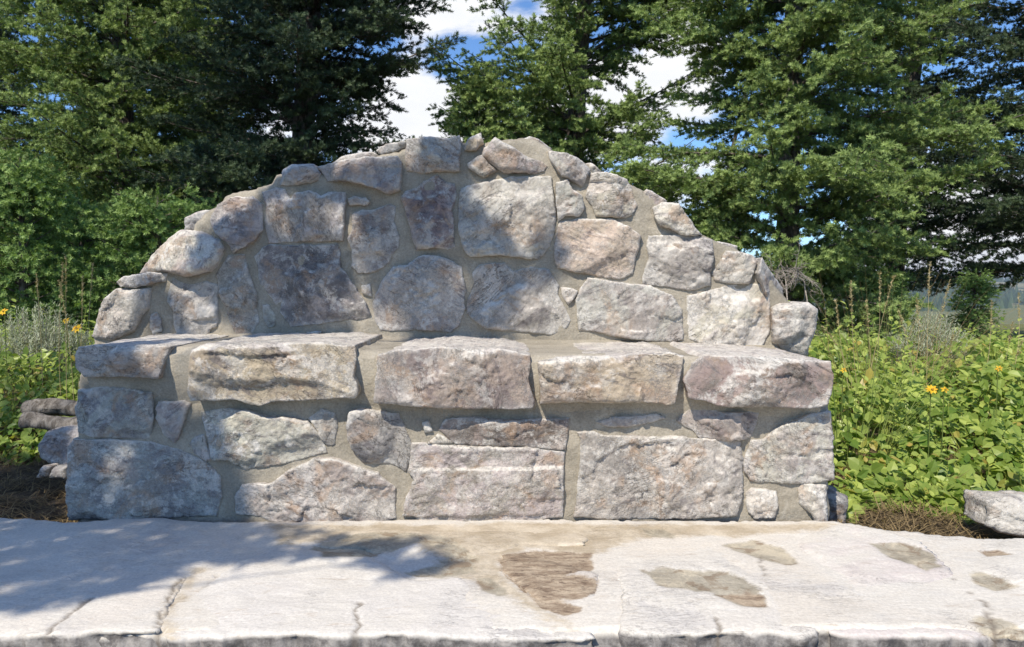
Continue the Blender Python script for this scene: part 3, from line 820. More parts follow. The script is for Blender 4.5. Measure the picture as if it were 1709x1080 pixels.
def hills():
    n, k = 160, 60
    xs = np.linspace(-3200, 3800, n); ys = np.linspace(900, 3200, k)
    Xg, Yg = np.meshgrid(xs, ys)
    P = np.column_stack([Xg.ravel(), Yg.ravel(), Xg.ravel() * 0])
    s = sstep(900, 2300, Yg.ravel()) - .6 * sstep(2400, 3200, Yg.ravel())
    z = -44 + s * (44 + 30 * fbm(P, .0011, 5, 5) + 5)
    V = np.column_stack([P[:, 0], P[:, 1], z])
    i = (np.arange(k - 1)[:, None] * n + np.arange(n - 1)[None, :]).ravel()
    F = np.stack([i, i + 1, i + n + 1, i + n], 1)
    o = link('hills', mesh_np('hills', V, F), M_HILL)
    o['kind'] = 'structure'
hills()

# ------------------------------------------------------------------ conifers
def shoot_mesh(pos, dr, ln, tint, rng, K=7, nl=0.032, w=0.0085):
    """bottle-brush shoots: K triangular needle fans round each axis"""
    N = len(pos)
    dr = dr / (np.linalg.norm(dr, axis=1)[:, None] + 1e-9)
    ref = np.where(np.abs(dr[:, 2:3]) < .85, np.array([[0, 0, 1.0]]), np.array([[1.0, 0, 0]]))
    A = np.cross(dr, ref); A /= np.linalg.norm(A, axis=1)[:, None]
    B = np.cross(dr, A)
    th = rng.uniform(0, 2 * math.pi, (N, 1)) + np.arange(K)[None, :] * (2 * math.pi / K * 2.6) + rng.uniform(-.3, .3, (N, K))
    u = (np.arange(K)[None, :] + rng.uniform(0, 1, (N, K))) / K
    rad = np.cos(th)[..., None] * A[:, None] + np.sin(th)[..., None] * B[:, None]
    base = pos[:, None] + dr[:, None] * (u * ln[:, None])[..., None]
    fw = rng.uniform(.25, .9, (N, K))[..., None]
    ndl = nl * rng.uniform(.75, 1.25, (N, K))[..., None]
    tip = base + (rad * (1 - fw * .45) + dr[:, None] * fw) * ndl
    side = np.cross(rad, dr[:, None])
    ww = w * rng.uniform(.7, 1.3, (N, K))[..., None]
    v0 = base + side * ww * .6; v1 = base - side * ww * .6
    mid = (base + tip) * .5
    V = np.stack([v0, v1, tip + side * ww * .25, tip - side * ww * .25], 2)
    V = V.reshape(-1, 3)
    q = np.arange(N * K)[:, None] * 4
    F = np.concatenate([q + np.array([[0, 1, 3, 2]])], 0)
    T = np.repeat(np.repeat(tint[:, None], K, 1) + rng.uniform(-.12, .12, (N, K)), 4)
    return V, F, np.clip(T, 0, 1)

def limb_shoots(rng, p0, az, L, rise, droop, dens, out, limbs, thick, flat=1.0):
    s = np.linspace(0, 1, 9)
    h = np.array([math.cos(az), math.sin(az), 0.0])
    side = np.array([-math.sin(az), math.cos(az), 0.0])
    bend = rng.uniform(-.12, .12)
    up = np.array([0, 0, 1.0])
    def pt(s):
        s = np.asarray(s, float)[:, None]
        return p0 + h * L * s + up * L * (rise * s - droop * s ** 2 + .16 * s ** 4) + side * L * bend * s ** 2
    pts = pt(s)
    limbs.append((pts, thick * (1 - s * .85)))
    step2 = .095 / dens
    n2 = max(3, int(L * .88 / step2))
    ss = np.linspace(.14, 1.0, n2) + rng.uniform(-.02, .02, n2)
    for i, si in enumerate(ss):
        si = min(si, 1.0)
        b = pt([si])[0]
        sg = 1 if i % 2 else -1
        ang = rng.uniform(.65, 1.05) * sg * (1 - .45 * si)
        l2 = (L * .40 * (1 - si) ** .75 + .13) * rng.uniform(.7, 1.2)
        l2 = min(l2, .95)
        d2 = h * math.cos(ang) + side * math.sin(ang) + up * rng.uniform(-.42, .34) * flat
        d2 /= np.linalg.norm(d2)
        e = b + d2 * l2 + up * (-.08 * l2)
        if l2 > .28: limbs.append((np.array([b, (b + e) / 2 + up * .02 * l2, e]), np.array([.006, .004, .002])))
        n3 = max(2, int(l2 / (.052 / dens)))
        t3 = (np.arange(n3) + rng.uniform(.2, .9, n3)) / n3
        b3 = b + (e - b) * t3[:, None]
        sd = np.where(np.arange(n3) % 2 == 0, 1, -1)
        a3 = rng.uniform(.4, .95, n3) * sd
        perp = np.cross(up, d2); perp /= np.linalg.norm(perp) + 1e-9
        l3 = (.045 + .04 * (1 - t3)) * rng.uniform(.7, 1.25, n3)
        d3 = d2 * np.cos(a3)[:, None] + perp * np.sin(a3)[:, None] + up * rng.uniform(-.35, .75, n3)[:, None]
        d3 /= np.linalg.norm(d3, axis=1)[:, None]
        young = .35 + .65 * si  # outer shoots lighter: new growth, plus sunlit tips put into the tint
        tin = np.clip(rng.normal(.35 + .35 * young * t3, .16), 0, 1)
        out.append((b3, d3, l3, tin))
        d5 = d3 * np.array([.6, .6, .3]) + rng.normal(0, .35, (n3, 3)); d5[:, 2] += .45
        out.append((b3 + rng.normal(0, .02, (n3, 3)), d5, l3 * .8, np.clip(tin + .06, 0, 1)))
        # second shoot further out on each twig
        m = l3 > .058
        if m.any():
            d4 = d3[m] + rng.normal(0, .5, (m.sum(), 3)); d4[:, 2] += .1
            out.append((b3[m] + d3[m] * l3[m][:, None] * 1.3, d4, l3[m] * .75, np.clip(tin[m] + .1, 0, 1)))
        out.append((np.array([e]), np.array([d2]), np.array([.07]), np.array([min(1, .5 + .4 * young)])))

TREE_DATA = {}
def conifer(loc, H, Rr, seed, label, mat, group='conifers behind the bench', zmin=.25, spacing=.21, dens=1.08, per=5, power=.75, tr=.16, name='fir_tree', zdense=6.0, nl=.035, w=.0068, rise0=.26, skip=None, lenf=None):
    rng = np.random.default_rng(seed)
    out, limbs = [], []
    z = zmin
    lean = rng.uniform(-.012, .012, 2)
    while z < H - .12:
        k = per if z < zdense else max(3, per - 1)
        a0 = rng.uniform(0, 6.283)
        fr = 1 - z / H
        for j in range(k):
            az = a0 + j * 6.283 / k + rng.uniform(-.35, .35)
            L = Rr * fr ** power * rng.uniform(.62, 1.12) + .06
            if z < .12 * H: L *= .82
            if lenf: L *= lenf(az, z)
            if skip and skip(az, z): continue
            if L < .12: continue
            zz = z + rng.uniform(-.08, .08)
            rise = rise0 + .40 * (z / H) ** 1.2 + rng.uniform(-.18, .18)
            droop = .32 - .25 * (z / H) + rng.uniform(-.08, .08)
            d = dens if z < zdense else dens * .45
            limb_shoots(rng, np.array([lean[0] * zz * zz, lean[1] * zz * zz, zz]), az, L, rise, droop, d, out, limbs, .006 + .010 * L)
        z += spacing * (1 if z < zdense else 1.5) * rng.uniform(.8, 1.25) * (.55 + .45 * fr)
    zt = np.linspace(H * .82, H * .995, 14)
    pt_ = np.column_stack([lean[0] * zt * zt, lean[1] * zt * zt, zt])
    out.append((pt_, np.tile([0, 0, 1.0], (14, 1)), np.full(14, .1), np.full(14, .6)))
    pos = np.concatenate([o[0] for o in out]); dr = np.concatenate([o[1] for o in out])
    ln = np.concatenate([o[2] for o in out]); ti = np.concatenate([o[3] for o in out])
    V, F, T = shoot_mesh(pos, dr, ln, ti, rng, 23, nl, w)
    zz = np.linspace(-.3, H, 24)
    tp = np.column_stack([lean[0] * zz * np.abs(zz), lean[1] * zz * np.abs(zz), zz])
    trd = tr * (1 - np.clip(zz, 0, H) / H) ** .8 + .008 + tr * .35 * np.exp(-np.clip(zz + .2, 0, 9) * 3)
    Vt, Ft = tubes([(tp, trd)], 12)
    Vl, Fl = tubes(limbs, 4)
    Vt2 = np.concatenate([Vt, Vl]); Ft2 = np.concatenate([Ft, Fl + len(Vt)])
    root = empty(name, loc, label, 'tree', group)
    link('trunk', mesh_np('trunk', Vt2, Ft2), M_BARK, root)
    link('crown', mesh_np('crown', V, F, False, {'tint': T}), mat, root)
    TREE_DATA[label] = (root, len(F))
    return root

def place(px, Y, dz=0):
    x = X_at(px, Y)
    return (x, Y, float(gz(np.array([x]), np.array([Y]))[0]) - .02 + dz)

def copy_tree(root, loc, rz, sc, label, mat=None):
    c = root.copy(); COL.objects.link(c)
    c.location = loc; c.rotation_euler = (0, 0, rz); c.scale = (sc, sc, sc)
    c['label'] = label
    for ch in root.children:
        d = ch.copy(); COL.objects.link(d); d.parent = c
    return c

G1 = 'conifers behind the bench'
t_far = conifer(place(2, 14), 11, 1.5, 11, 'dark conifer cut by the left edge of the photo', M_FIR_SHADE, zdense=7)
t_left = conifer(place(215, 11), 11, 2.5, 12, 'tall olive green fir with drooping sunlit boughs above the young firs', M_FIR, zdense=6.5)
t_dark = conifer(place(500, 10), 14, 2.15, 13, 'tall shaded dark fir between the olive green fir and the wide sky gap', M_FIR_SHADE, zdense=6.0, power=.62, spacing=.20, lenf=lambda az, z: .66 if math.cos(az) > .25 and z < 3.0 else 1.0)
t_mid = conifer(place(950, 11.5), 11, 2.55, 14, 'sunlit fir behind the arch top, between the two sky gaps', M_FIR, zdense=6.5, spacing=.235, dens=1.2, power=.5, rise0=.42, skip=lambda az, z: math.cos(az) > .2 and 1.8 < z < 3.8 and (z * 7.3) % 1 < .68, lenf=lambda az, z: .40 if math.cos(az) < -.05 and z > 3.6 else 1.0)
t_right = conifer(place(1312, 9), 12, 2.3, 15, 'large bright fir with visible trunk and bare grey dead branches near its foot', M_FIR, zdense=5.5, power=.6, tr=.13, zmin=.3, rise0=.3, spacing=.275, dens=1.22, lenf=lambda az, z: .85 if math.cos(az) < -.4 else 1.0)
t_edge = conifer(place(1790, 11), 12, 3.0, 16, 'dark fir reaching in from the right edge of the photo', M_FIR_SHADE, zdense=6.5, spacing=.40, zmin=1.05)
t_rb = conifer(place(1490, 13.5), 12, 1.6, 17, 'shaded fir behind the big bright fir', M_FIR_SHADE, zdense=7, spacing=.26, zmin=1.1)
t_small = conifer(place(800, 10.5), 3.75, .85, 18, 'small pointed fir between the blue sky gap and the sunlit fir', M_FIR, spacing=.13, tr=.05)
copy_tree(t_far, place(330, 17), 1.2, 1.05, 'dim fir seen through the gaps between olive green fir and shaded dark fir')
copy_tree(t_rb, place(165, 19), 2.2, 1.0, 'farthest dim fir between the two left trees')
copy_tree(t_rb, place(1180, 17, -1.2), .7, .62, 'low dim fir behind the gap left of the big bright fir')
GY = 'young firs at the left'
yf = conifer(place(40, 6.3), 1.62, .5, 31, 'bushy young fir at the left edge', M_FIRY, GY, .05, .09, 1.05, 5, .8, .035, 'young_fir', nl=.027, w=.0072)
conifer(place(140, 7.4), 1.5, .55, 32, 'bushy young fir second from the left edge', M_FIRY, GY, .05, .095, 1.05, 5, .8, .035, 'young_fir', nl=.027, w=.0072)
conifer(place(268, 6.8), 1.42, .68, 33, 'broad bright young fir just left of the arch', M_FIRY, GY, .05, .095, 1.05, 5, .7, .035, 'young_fir', nl=.027, w=.0072)
conifer(place(375, 8.4), 1.6, .65, 34, 'young fir half hidden behind the left slope of the arch', M_FIRY, GY, .05, .1, 1.05, 5, .8, .035, 'young_fir', nl=.027, w=.0072)
copy_tree(yf, place(1625, 9.5, -.1), 1.0, .62, 'lone small fir beyond the sagebrush at the right')['group'] = 'young firs at the right'
copy_tree(yf, place(1470, 8.6, -.3), 2.0, .72, 'shaded small fir under the big bright fir')['group'] = 'young firs at the right'
# dead drooping branches on the big fir
def dead_branches():
    rng = np.random.default_rng(5)
    polys = []
    def grow(p, d, L, r, lev):
        n = 6
        pts = [p]
        for i in range(n):
            d = d + rng.normal(0, .16, 3) + np.array([0, 0, -.05]); d /= np.linalg.norm(d)
            p = p + d * L / n
            pts.append(p)
            if lev < 3 and i > 0:
                for _ in range(2 if lev else 1):
                    dd = d + rng.normal(0, .75, 3); dd /= np.linalg.norm(dd)
                    grow(p, dd, L * rng.uniform(.20, .38), r * .55, lev + 1)
        polys.append((np.array(pts), np.linspace(r, r * .35, n + 1)))
    tz = t_right.location.z
    for (px, py, px2, py2) in ((1300, 425, 1340, 415), (1300, 430, 1372, 448)):
        a = on_y(np.array([[px, py]]), 8.85)[0]; b = on_y(np.array([[px2, py2]]), 6.8)[0]
        d = b - a
        grow(a, d / np.linalg.norm(d), np.linalg.norm(d) * 1.05, .013, 0)
    V, F = tubes(polys, 4)
    V = V - np.array(t_right.location)
    link('dead_branch', mesh_np('dead_branch', V, F), M_DEAD, t_right)['label'] = 'bare grey dead branches'
dead_branches()

# unseen firs: one added to shade the dark fir, one shading the bench
conifer((-5.6, 5.0, -.1), 16, 2.4, 41, 'unseen tall fir added left of the view to shade the dark fir', M_FIR_SHADE, 'firs around the viewpoint', 3.5, .30, .7, 5, .5, .2, zdense=0, nl=.05, w=.018)

def shade_tree():
    rng = np.random.default_rng(50)
    root_loc = np.array([-4.7, -1.9, -.25])
    out, limbs = [], []
    # ordinary crown
    z = 2.2
    while z < 9.5:
        fr = 1 - z / 10
        for j in range(4):
            az = rng.uniform(0, 6.283)
            limb_shoots(rng, np.array([0, 0, z]), az, 1.3 * fr ** .6 * rng.uniform(.7, 1.1), .2, .3, .55, out, limbs, .02)
        z += .4
    # long boughs shaped to cast the bench and terrace shade: list of (pixel, plane 'y' or 'z', value, radius m, n)
    SH = []
    def area(px, plane, val, n, dens_seed, thr=0.0):
        p = np.array(px, float)
        W = on_y(p, val) if plane == 'y' else on_z(p, val)
        ax = [0, 2] if plane == 'y' else [0, 1]
        poly = W[:, ax]
        lo, hi = poly.min(0), poly.max(0)
        Q = rng.uniform(lo, hi, (n * 6, 2))
        Q = Q[inside(Q, poly)]
        nz = fbm(np.column_stack([Q, Q[:, 0] * 0]), 5.5, 3, dens_seed)
        Q = Q[nz > thr][:n]
        P = np.zeros((len(Q), 3)); P[:, ax] = Q; P[:, 1 if plane == 'y' else 2] = val
        SH.append(P)
    yb = Y_BACK - .03
    area([(400,330),(470,260),(680,225),(775,225),(772,300),(770,330),(785,420),(925,435),(900,470),(860,470),(835,520),(840,545),(640,548),(420,548),(380,480)], 'y', yb, 900, 3, -.22)
    area([(780,330),(840,340),(890,380),(925,400),(925,440),(780,425)], 'y', yb, 130, 4, -.15)
    area([(230,500),(300,440),(420,400),(420,545),(250,545)], 'y', yb, 160, 5, -.12)
    area([(310,380),(350,340),(440,310),(440,400),(360,420)], 'y', yb, 110, 5, -.1)
    area([(105,650),(240,650),(320,700),(365,750),(400,860),(330,880),(105,880)], 'y', Y_BASE - .03, 520, 6, -.30)
    area([(112,590),(250,600),(290,640),(240,650),(112,650)], 'y', Y_BASE - .06, 60, 7, -.05)
    area([(-150,850),(430,870),(560,895),(620,930),(480,932),(330,945),(220,985),(130,1005),(0,1030),(-150,1050)], 'z', 0, 950, 8, -.48)
    area([(600,900),(680,905),(745,920),(745,940),(680,960),(600,935)], 'z', 0, 70, 9, -.1)
    area([(-160,780),(112,780),(112,872),(-160,872)], 'z', -.08, 420, 13, -.5)
    area([(-60,700),(110,700),(110,860),(-60,860)], 'y', 2.75, 420, 12, -.5)
    P = np.concatenate(SH)
    t = 3.2 + .7 * (fbm(P, 2.5, 2, 77)) + rng.uniform(-.12, .12, len(P))
    C = P + SUN * t[:, None] - root_loc
    # group points into boughs by angle round the trunk and height; each bough has a limb, each tuft a twig
    dr = np.column_stack([C[:, 0], C[:, 1], C[:, 2] * 0]); dist = np.linalg.norm(dr, axis=1)
    hd = dr / dist[:, None]
    d = hd + rng.normal(0, .55, (len(C), 3)); d[:, 2] -= .1
    out.append((C - d * .03, d, rng.uniform(.05, .10, len(C)), np.clip(rng.normal(.45, .15, len(C)), 0, 1)))
    az = np.arctan2(C[:, 1], C[:, 0])
    key = np.round(az / .07).astype(int) * 100 + np.round((C[:, 2]) / .5).astype(int)
    for k in np.unique(key):
        S = C[key == k]
        if len(S) < 4: continue
        o = np.argsort(np.linalg.norm(S[:, :2], axis=1))
        S = S[o]
        far = S[-1]; near = S[0]
        mid = S.mean(0)
        st = np.array([0, 0, mid[2] - .3])
        pts = np.array([st, st * .6 + near * .4 + [0, 0, .05], near, mid, far])
        limbs.append((pts, np.array([.012, .008, .005, .003, .002])))
        for q in S:
            b = mid + (far - near) / (np.linalg.norm(far - near) + 1e-6) * ((q - mid) @ ((far - near) / (np.linalg.norm(far - near) + 1e-6))) * .8
            limbs.append((np.array([b, (b + q) / 2, q]), np.array([.003, .0025, .0015])))
    pos = np.concatenate([o[0] for o in out]); dd = np.concatenate([o[1] for o in out])
    ln = np.concatenate([o[2] for o in out]); ti = np.concatenate([o[3] for o in out])
    V, F, T = shoot_mesh(pos, dd, ln, ti, rng, 9, .036, .012)
    zz = np.linspace(-.2, 10, 20)
    Vt, Ft = tubes([(np.column_stack([zz * 0, zz * 0, zz]), .17 * (1 - np.clip(zz, 0, 10) / 10.2) + .01)], 10)
    Vl, Fl = tubes(limbs, 4)
    root = empty('fir_tree', tuple(root_loc), 'fir behind the viewpoint whose boughs shade the bench', 'tree', 'firs around the viewpoint')
    link('trunk', mesh_np('trunk', np.concatenate([Vt, Vl]), np.concatenate([Ft, Fl + len(Vt)])), M_BARK, root)
    link('crown', mesh_np('crown', V, F, False, {'tint': T}), M_FIR, root)
shade_tree()

# ------------------------------------------------------------------ ground cover
def leaves(P, Nrm, D, L, W, fold=.25):
    """ovate folded leaves: 8 verts, 6 tris"""
    n = len(P)
    Nrm = Nrm / np.linalg.norm(Nrm, axis=1)[:, None]
    D = D - (D * Nrm).sum(1)[:, None] * Nrm
    D /= np.linalg.norm(D, axis=1)[:, None] + 1e-9
    S = np.cross(Nrm, D)
    prof = [(0, 0, 0), (.28, .42, fold), (.62, .40, fold), (1.0, 0, -.10), (.62, -.40, fold), (.28, -.42, fold), (.3, 0, 0), (.65, 0, -.02)]
    V = np.stack([P + D * (a * L)[:, None] + S * (b * W)[:, None] + Nrm * (c * W * .5)[:, None] for a, b, c in prof], 1).reshape(-1, 3)
    f = np.array([[0, 6, 1], [6, 7, 2], [6, 2, 1], [7, 3, 2], [0, 5, 6], [6, 5, 4], [6, 4, 7], [7, 4, 3]])
    F = (np.arange(n)[:, None, None] * 8 + f[None]).reshape(-1, 3)
    return V, F

def cover(name, seed, regions, label, n, hfun, sz=(.032, .05)):
    rng = np.random.default_rng(seed)
    x0, x1, y0, y1 = regions
    # denser towards the viewer
    m = int(n)
    ys = y0 + (y1 - y0) * rng.uniform(0, 1, m) ** 1.5
    xs = rng.uniform(0, 1, m) * (x1(ys) - x0(ys)) + x0(ys)
    P = np.column_stack([xs, ys, xs * 0])
    hc = hfun(xs, ys)
    clump = fbm(P, 3.2, 3, seed)
    hc = hc * (1 + .7 * clump)
    keep = (hc > .015) & (fbm(P, 5, 2, seed + 8) > -.22)
    xs, ys, hc, P = xs[keep], ys[keep], hc[keep], P[keep]
    m = len(xs)
    z = gz(xs, ys) + hc * (1 - rng.uniform(0, 1, m) ** 1.6 * .8)
    P[:, 2] = z
    nn = rng.normal(0, .6, (m, 3)); nn[:, 2] += .8; nn += SUN * .35
    nn[:, 1] -= .55
    dd = rng.normal(0, 1, (m, 3)); dd[:, 2] -= .35
    L = rng.uniform(sz[0], sz[1], m); W = L * rng.uniform(.55, .85, m)
    # taller sprigs standing out of the mat
    ns = m // 80
    kk = rng.choice(m, ns, replace=False)
    sx, sy = xs[kk], ys[kk]; sh = hc[kk] * rng.uniform(1.15, 1.75, ns)
    per = 9
    u = np.tile(np.linspace(.45, 1, per), ns)
    ang = rng.uniform(0, 6.283, ns * per); ti = rng.normal(0, .18, (ns, 2)).repeat(per, 0)
    SP = np.column_stack([np.repeat(sx, per), np.repeat(sy, per), np.repeat(gz(sx, sy), per) + np.repeat(sh, per) * u])
    SP[:, :2] += ti * (np.repeat(sh, per) * u ** 2)[:, None]
    sd = np.column_stack([np.cos(ang), np.sin(ang), rng.uniform(-.1, .7, ns * per)])
    sn = np.column_stack([-.5 * np.cos(ang), -.5 * np.sin(ang) - .3, np.ones(ns * per)])
    P = np.concatenate([P, SP]); nn = np.concatenate([nn, sn]); dd = np.concatenate([dd, sd])
    L = np.concatenate([L, rng.uniform(sz[0], sz[1] * .9, ns * per)]); W = np.concatenate([W, L[-ns * per:] * .6])
    m0 = m; m = len(P)
    clump = np.concatenate([clump[keep], np.full(ns * per, .5)]); keep = slice(None)
    V, F = leaves(P, nn, dd, L, W)
    T = np.repeat(np.clip(rng.normal(.45, .30, m) + .3 * clump[keep], 0, 1), 8)
    dry = np.repeat((rng.uniform(0, 1, m) < .05) * rng.uniform(.2, 1, m), 8)
    # stems
    k = rng.choice(m, m // 6, replace=False)
    g = P[k].copy(); g[:, 2] = gz(g[:, 0], g[:, 1]); g[:, :2] += rng.normal(0, .04, (len(k), 2))
    w = .0018
    e = P[k]
    Vs = np.stack([g + [w, 0, 0], g - [w, 0, 0], e - [w * .5, 0, 0], e + [w * .5, 0, 0]], 1).reshape(-1, 3)
    Fs = np.arange(len(k))[:, None] * 4 + np.array([[0, 1, 2, 3]]) + len(V)
    T2 = np.concatenate([T, np.full(len(Vs), .3)]); D2 = np.concatenate([dry, np.full(len(Vs), .25)])
    o = link(name, mesh_np(name, np.concatenate([V, Vs]), [F, Fs], False, {'tint': T2, 'dry': D2}), M_COVER)
    return tag(o, label, 'ground cover', kind='stuff')

def h_right(x, y):
    return (.07 + .15 * sstep(2.45, 3.3, y)) * sstep(.86, 1.05, x - .05 * (y - 2.4)) * sstep(2.32, 2.6, y + .12 * np.sin(x * 9)) * (1 - .45 * sstep(4.2, 7, y))
cover('ground_cover', 61, (lambda y: .9 + 0 * y, lambda y: .80 * y + .5, 2.38, 7.0), 'bright green broad leaved ground cover right of the bench', 30000, h_right, (.020, .060))
def h_left(x, y):
    return (.09 + .13 * sstep(3.0, 3.8, y)) * sstep(2.85, 3.25, y) * (1 - .35 * sstep(5, 7, y))
cover('ground_cover', 62, (lambda y: -.80 * y - .4, lambda y: -.36 * y, 2.85, 6.8), 'leafy green ground cover left of the bench', 15000, h_left, (.020, .050))

def blades(name, seed, n, xr, yr, mat, label, cat, hl=(.03, .12), flat=.8, w=.0022, kind='stuff', zoff=0, dens=None):
    rng = np.random.default_rng(seed)
    x = rng.uniform(*xr, n); y = rng.uniform(*yr, n)
    if dens is not None:
        k = dens(x, y) > rng.uniform(0, 1, n)
        x, y = x[k], y[k]; n = len(x)
    P = np.column_stack([x, y, gz(x, y) + zoff + rng.uniform(0, .018, n)])
    a = rng.uniform(0, 6.283, n)
    el = (1 - flat) * rng.uniform(.2, 1.4, n) + rng.uniform(0, .25, n)
    d = np.column_stack([np.cos(a) * np.cos(el), np.sin(a) * np.cos(el), np.sin(el)])
    L = rng.uniform(*hl, n)
    s = np.column_stack([-np.sin(a), np.cos(a), 0 * a]) * w
    mid = P + d * (L * .55)[:, None] + np.array([0, 0, .12]) * (L * .4)[:, None]
    tip = P + d * L[:, None] + rng.normal(0, .12, (n, 3)) * L[:, None]
    V = np.stack([P + s, P - s, mid - s * .8, mid + s * .8, tip], 1).reshape(-1, 3)
    q = np.arange(n)[:, None] * 5
    F4 = q + np.array([[0, 1, 2, 3]]); F3 = q + np.array([[3, 2, 4]])
    T = np.repeat(np.clip(rng.normal(.45, .25, n), 0, 1), 5)
    o = link(name, mesh_np(name, V, [F3, F4], False, {'tint': T}), mat)
    return tag(o, label, cat, kind=kind)
def far_forest():
    rng = np.random.default_rng(3)
    n = 9000
    y = rng.uniform(950, 2300, n); x = y * rng.uniform(.25, .8, n)
    P = np.column_stack([x, y, x * 0])
    k = fbm(P, .006, 4, 21) > .02
    P = P[k]; n = len(P)
    s_ = sstep(900, 2300, P[:, 1])
    z = -44 + s_ * (44 + 30 * fbm(P, .0011, 5, 5) + 5)
    H = rng.uniform(8, 20, n); r = H * rng.uniform(.16, .26, n)
    th = np.arange(6) / 6 * 6.283
    ring = np.stack([P[:, 0, None] + r[:, None] * np.cos(th), P[:, 1, None] + r[:, None] * np.sin(th), np.repeat((z + .1 * H)[:, None], 6, 1)], 2)
    tip = np.column_stack([P[:, 0], P[:, 1], z + H])
    V = np.concatenate([ring, tip[:, None]], 1).reshape(-1, 3)
    F = (np.arange(n)[:, None, None] * 7 + np.array([[i, (i + 1) % 6, 6] for i in range(6)])[None]).reshape(-1, 3)
    o = link('far_wood', mesh_np('far_wood', V, F, False, {'tint': np.repeat(rng.uniform(0, 1, n), 7)}), M_FIR_SHADE)
    tag(o, 'distant dark wood scattered over the hazy hills', 'wood', kind='stuff')
far_forest()
blades('dry_grass', 71, 9000, (.85, 2.6), (2.15, 3.1), M_STRAW, 'dry straw lying on the soil right of the bench', 'dry grass', (.03, .11), .85, .0016)
blades('dry_grass', 72, 9000, (-2.6, -1.15), (2.15, 3.5), M_STRAW, 'dry needles and straw on the dark soil left of the bench', 'dry grass', (.03, .10), .92, .0014)

# tufts
def tuft(name, loc, n, h, spread, mat, label, cat, seed, w=.003, lean=.35):
    rng = np.random.default_rng(seed)
    root = empty(name, loc, label, cat)
    polysV, polysF, T, c = [], [], [], 0
    a = rng.uniform(0, 6.283, n); r = spread * np.sqrt(rng.uniform(0, 1, n))
    P = np.column_stack([np.cos(a) * r, np.sin(a) * r, 0 * a])
    tl = rng.uniform(.05, lean, n); H = h * rng.uniform(.55, 1.05, n)
    out = np.column_stack([np.cos(a), np.sin(a), 0 * a])
    s = np.column_stack([-np.sin(a + 1), np.cos(a + 1), 0 * a]) * w
    segs = 4
    V = []
    for k in range(segs + 1):
        t = k / segs
        p = P + out * (H * tl * t * t)[:, None] * 1.6 + np.column_stack([0 * a, 0 * a, H * (t - .25 * tl * t * t)])
        ww = (1 - t * .92)
        V += [p + s * ww, p - s * ww]
    V = np.stack(V, 1).reshape(-1, 3)
    q = np.arange(n)[:, None] * (2 * (segs + 1))
    F = np.concatenate([q + np.array([[2 * k, 2 * k + 1, 2 * k + 3, 2 * k + 2]]) for k in range(segs)])
    T = np.repeat(np.clip(rng.normal(.5, .25, n), 0, 1), 2 * (segs + 1))
    link('blades', mesh_np('blades', V, F, False, {'tint': T}), mat, root)
    return root

def g0(px, Y):
    x = X_at(px, Y)
    return (x, Y, float(gz(np.array([x]), np.array([Y]))[0]))
tuft('grass_tuft', g0(1545, 2.62), 160, .14, .10, M_STRAW, 'yellowed dry grass tuft low at the right beside the pale rock', 'grass', 81, .0016, .9)
tuft('grass_tuft', g0(1425, 3.0), 90, .66, .16, M_GRASS, 'green arching grass tuft beside the right end of the bench', 'grass', 82, .0022, .7)
tuft('grass_tuft', g0(1480, 3.7), 130, .72, .26, M_STRAW, 'pale dry grass tuft behind the leafy cover right of the bench', 'grass', 85, .0018, .6)
tuft('grass_tuft', g0(1650, 3.8), 60, .36, .25, M_GRASS, 'green arching grass tuft at the far right beyond the leafy cover', 'grass', 83, .0022, .8)
tuft('grass_tuft', g0(110, 3.5), 60, .34, .25, M_GRASS, 'green grass tuft in the leafy cover left of the bench', 'grass', 84, .002, .6)

def sage(px, Y, h, wd, seed, label):
    rng = np.random.default_rng(seed)
    root = empty('sagebrush', g0(px, Y), label, 'shrub')
    n = 420
    a = rng.uniform(0, 6.283, n); r = wd * np.sqrt(rng.uniform(0, 1, n))
    top = np.column_stack([np.cos(a) * r, np.sin(a) * r, h * (1 - .45 * (r / wd) ** 2) * rng.uniform(.65, 1.05, n)])
    base = top * np.array([.72, .72, .25])
    d = top - base
    limbs = [(np.array([b * .2, b, t]), np.array([.004, .0025, .001])) for b, t in zip(base[:160], top[:160])]
    k = 7
    u = np.linspace(.25, .95, k)
    pos = (base[:, None] + d[:, None] * u[None, :, None]).reshape(-1, 3)
    dr = np.repeat(d, k, 0) + rng.normal(0, .03, (n * k, 3))
    V, F, T = shoot_mesh(pos, dr, np.full(n * k, .03), np.clip(rng.normal(.55, .2, n * k), 0, 1), rng, 4, .024, .0032)
    link('foliage', mesh_np('foliage', V, F, False, {'tint': T}), M_SAGE, root)
    Vt, Ft = tubes(limbs, 4)
    link('stems', mesh_np('stems', Vt, Ft), M_DEAD, root)
sage(1555, 4.6, .40, .24, 91, 'silvery sagebrush rising in front of the lone small fir')
sage(65, 4.4, .46, .26, 92, 'silvery sagebrush among the leaves at the left edge')

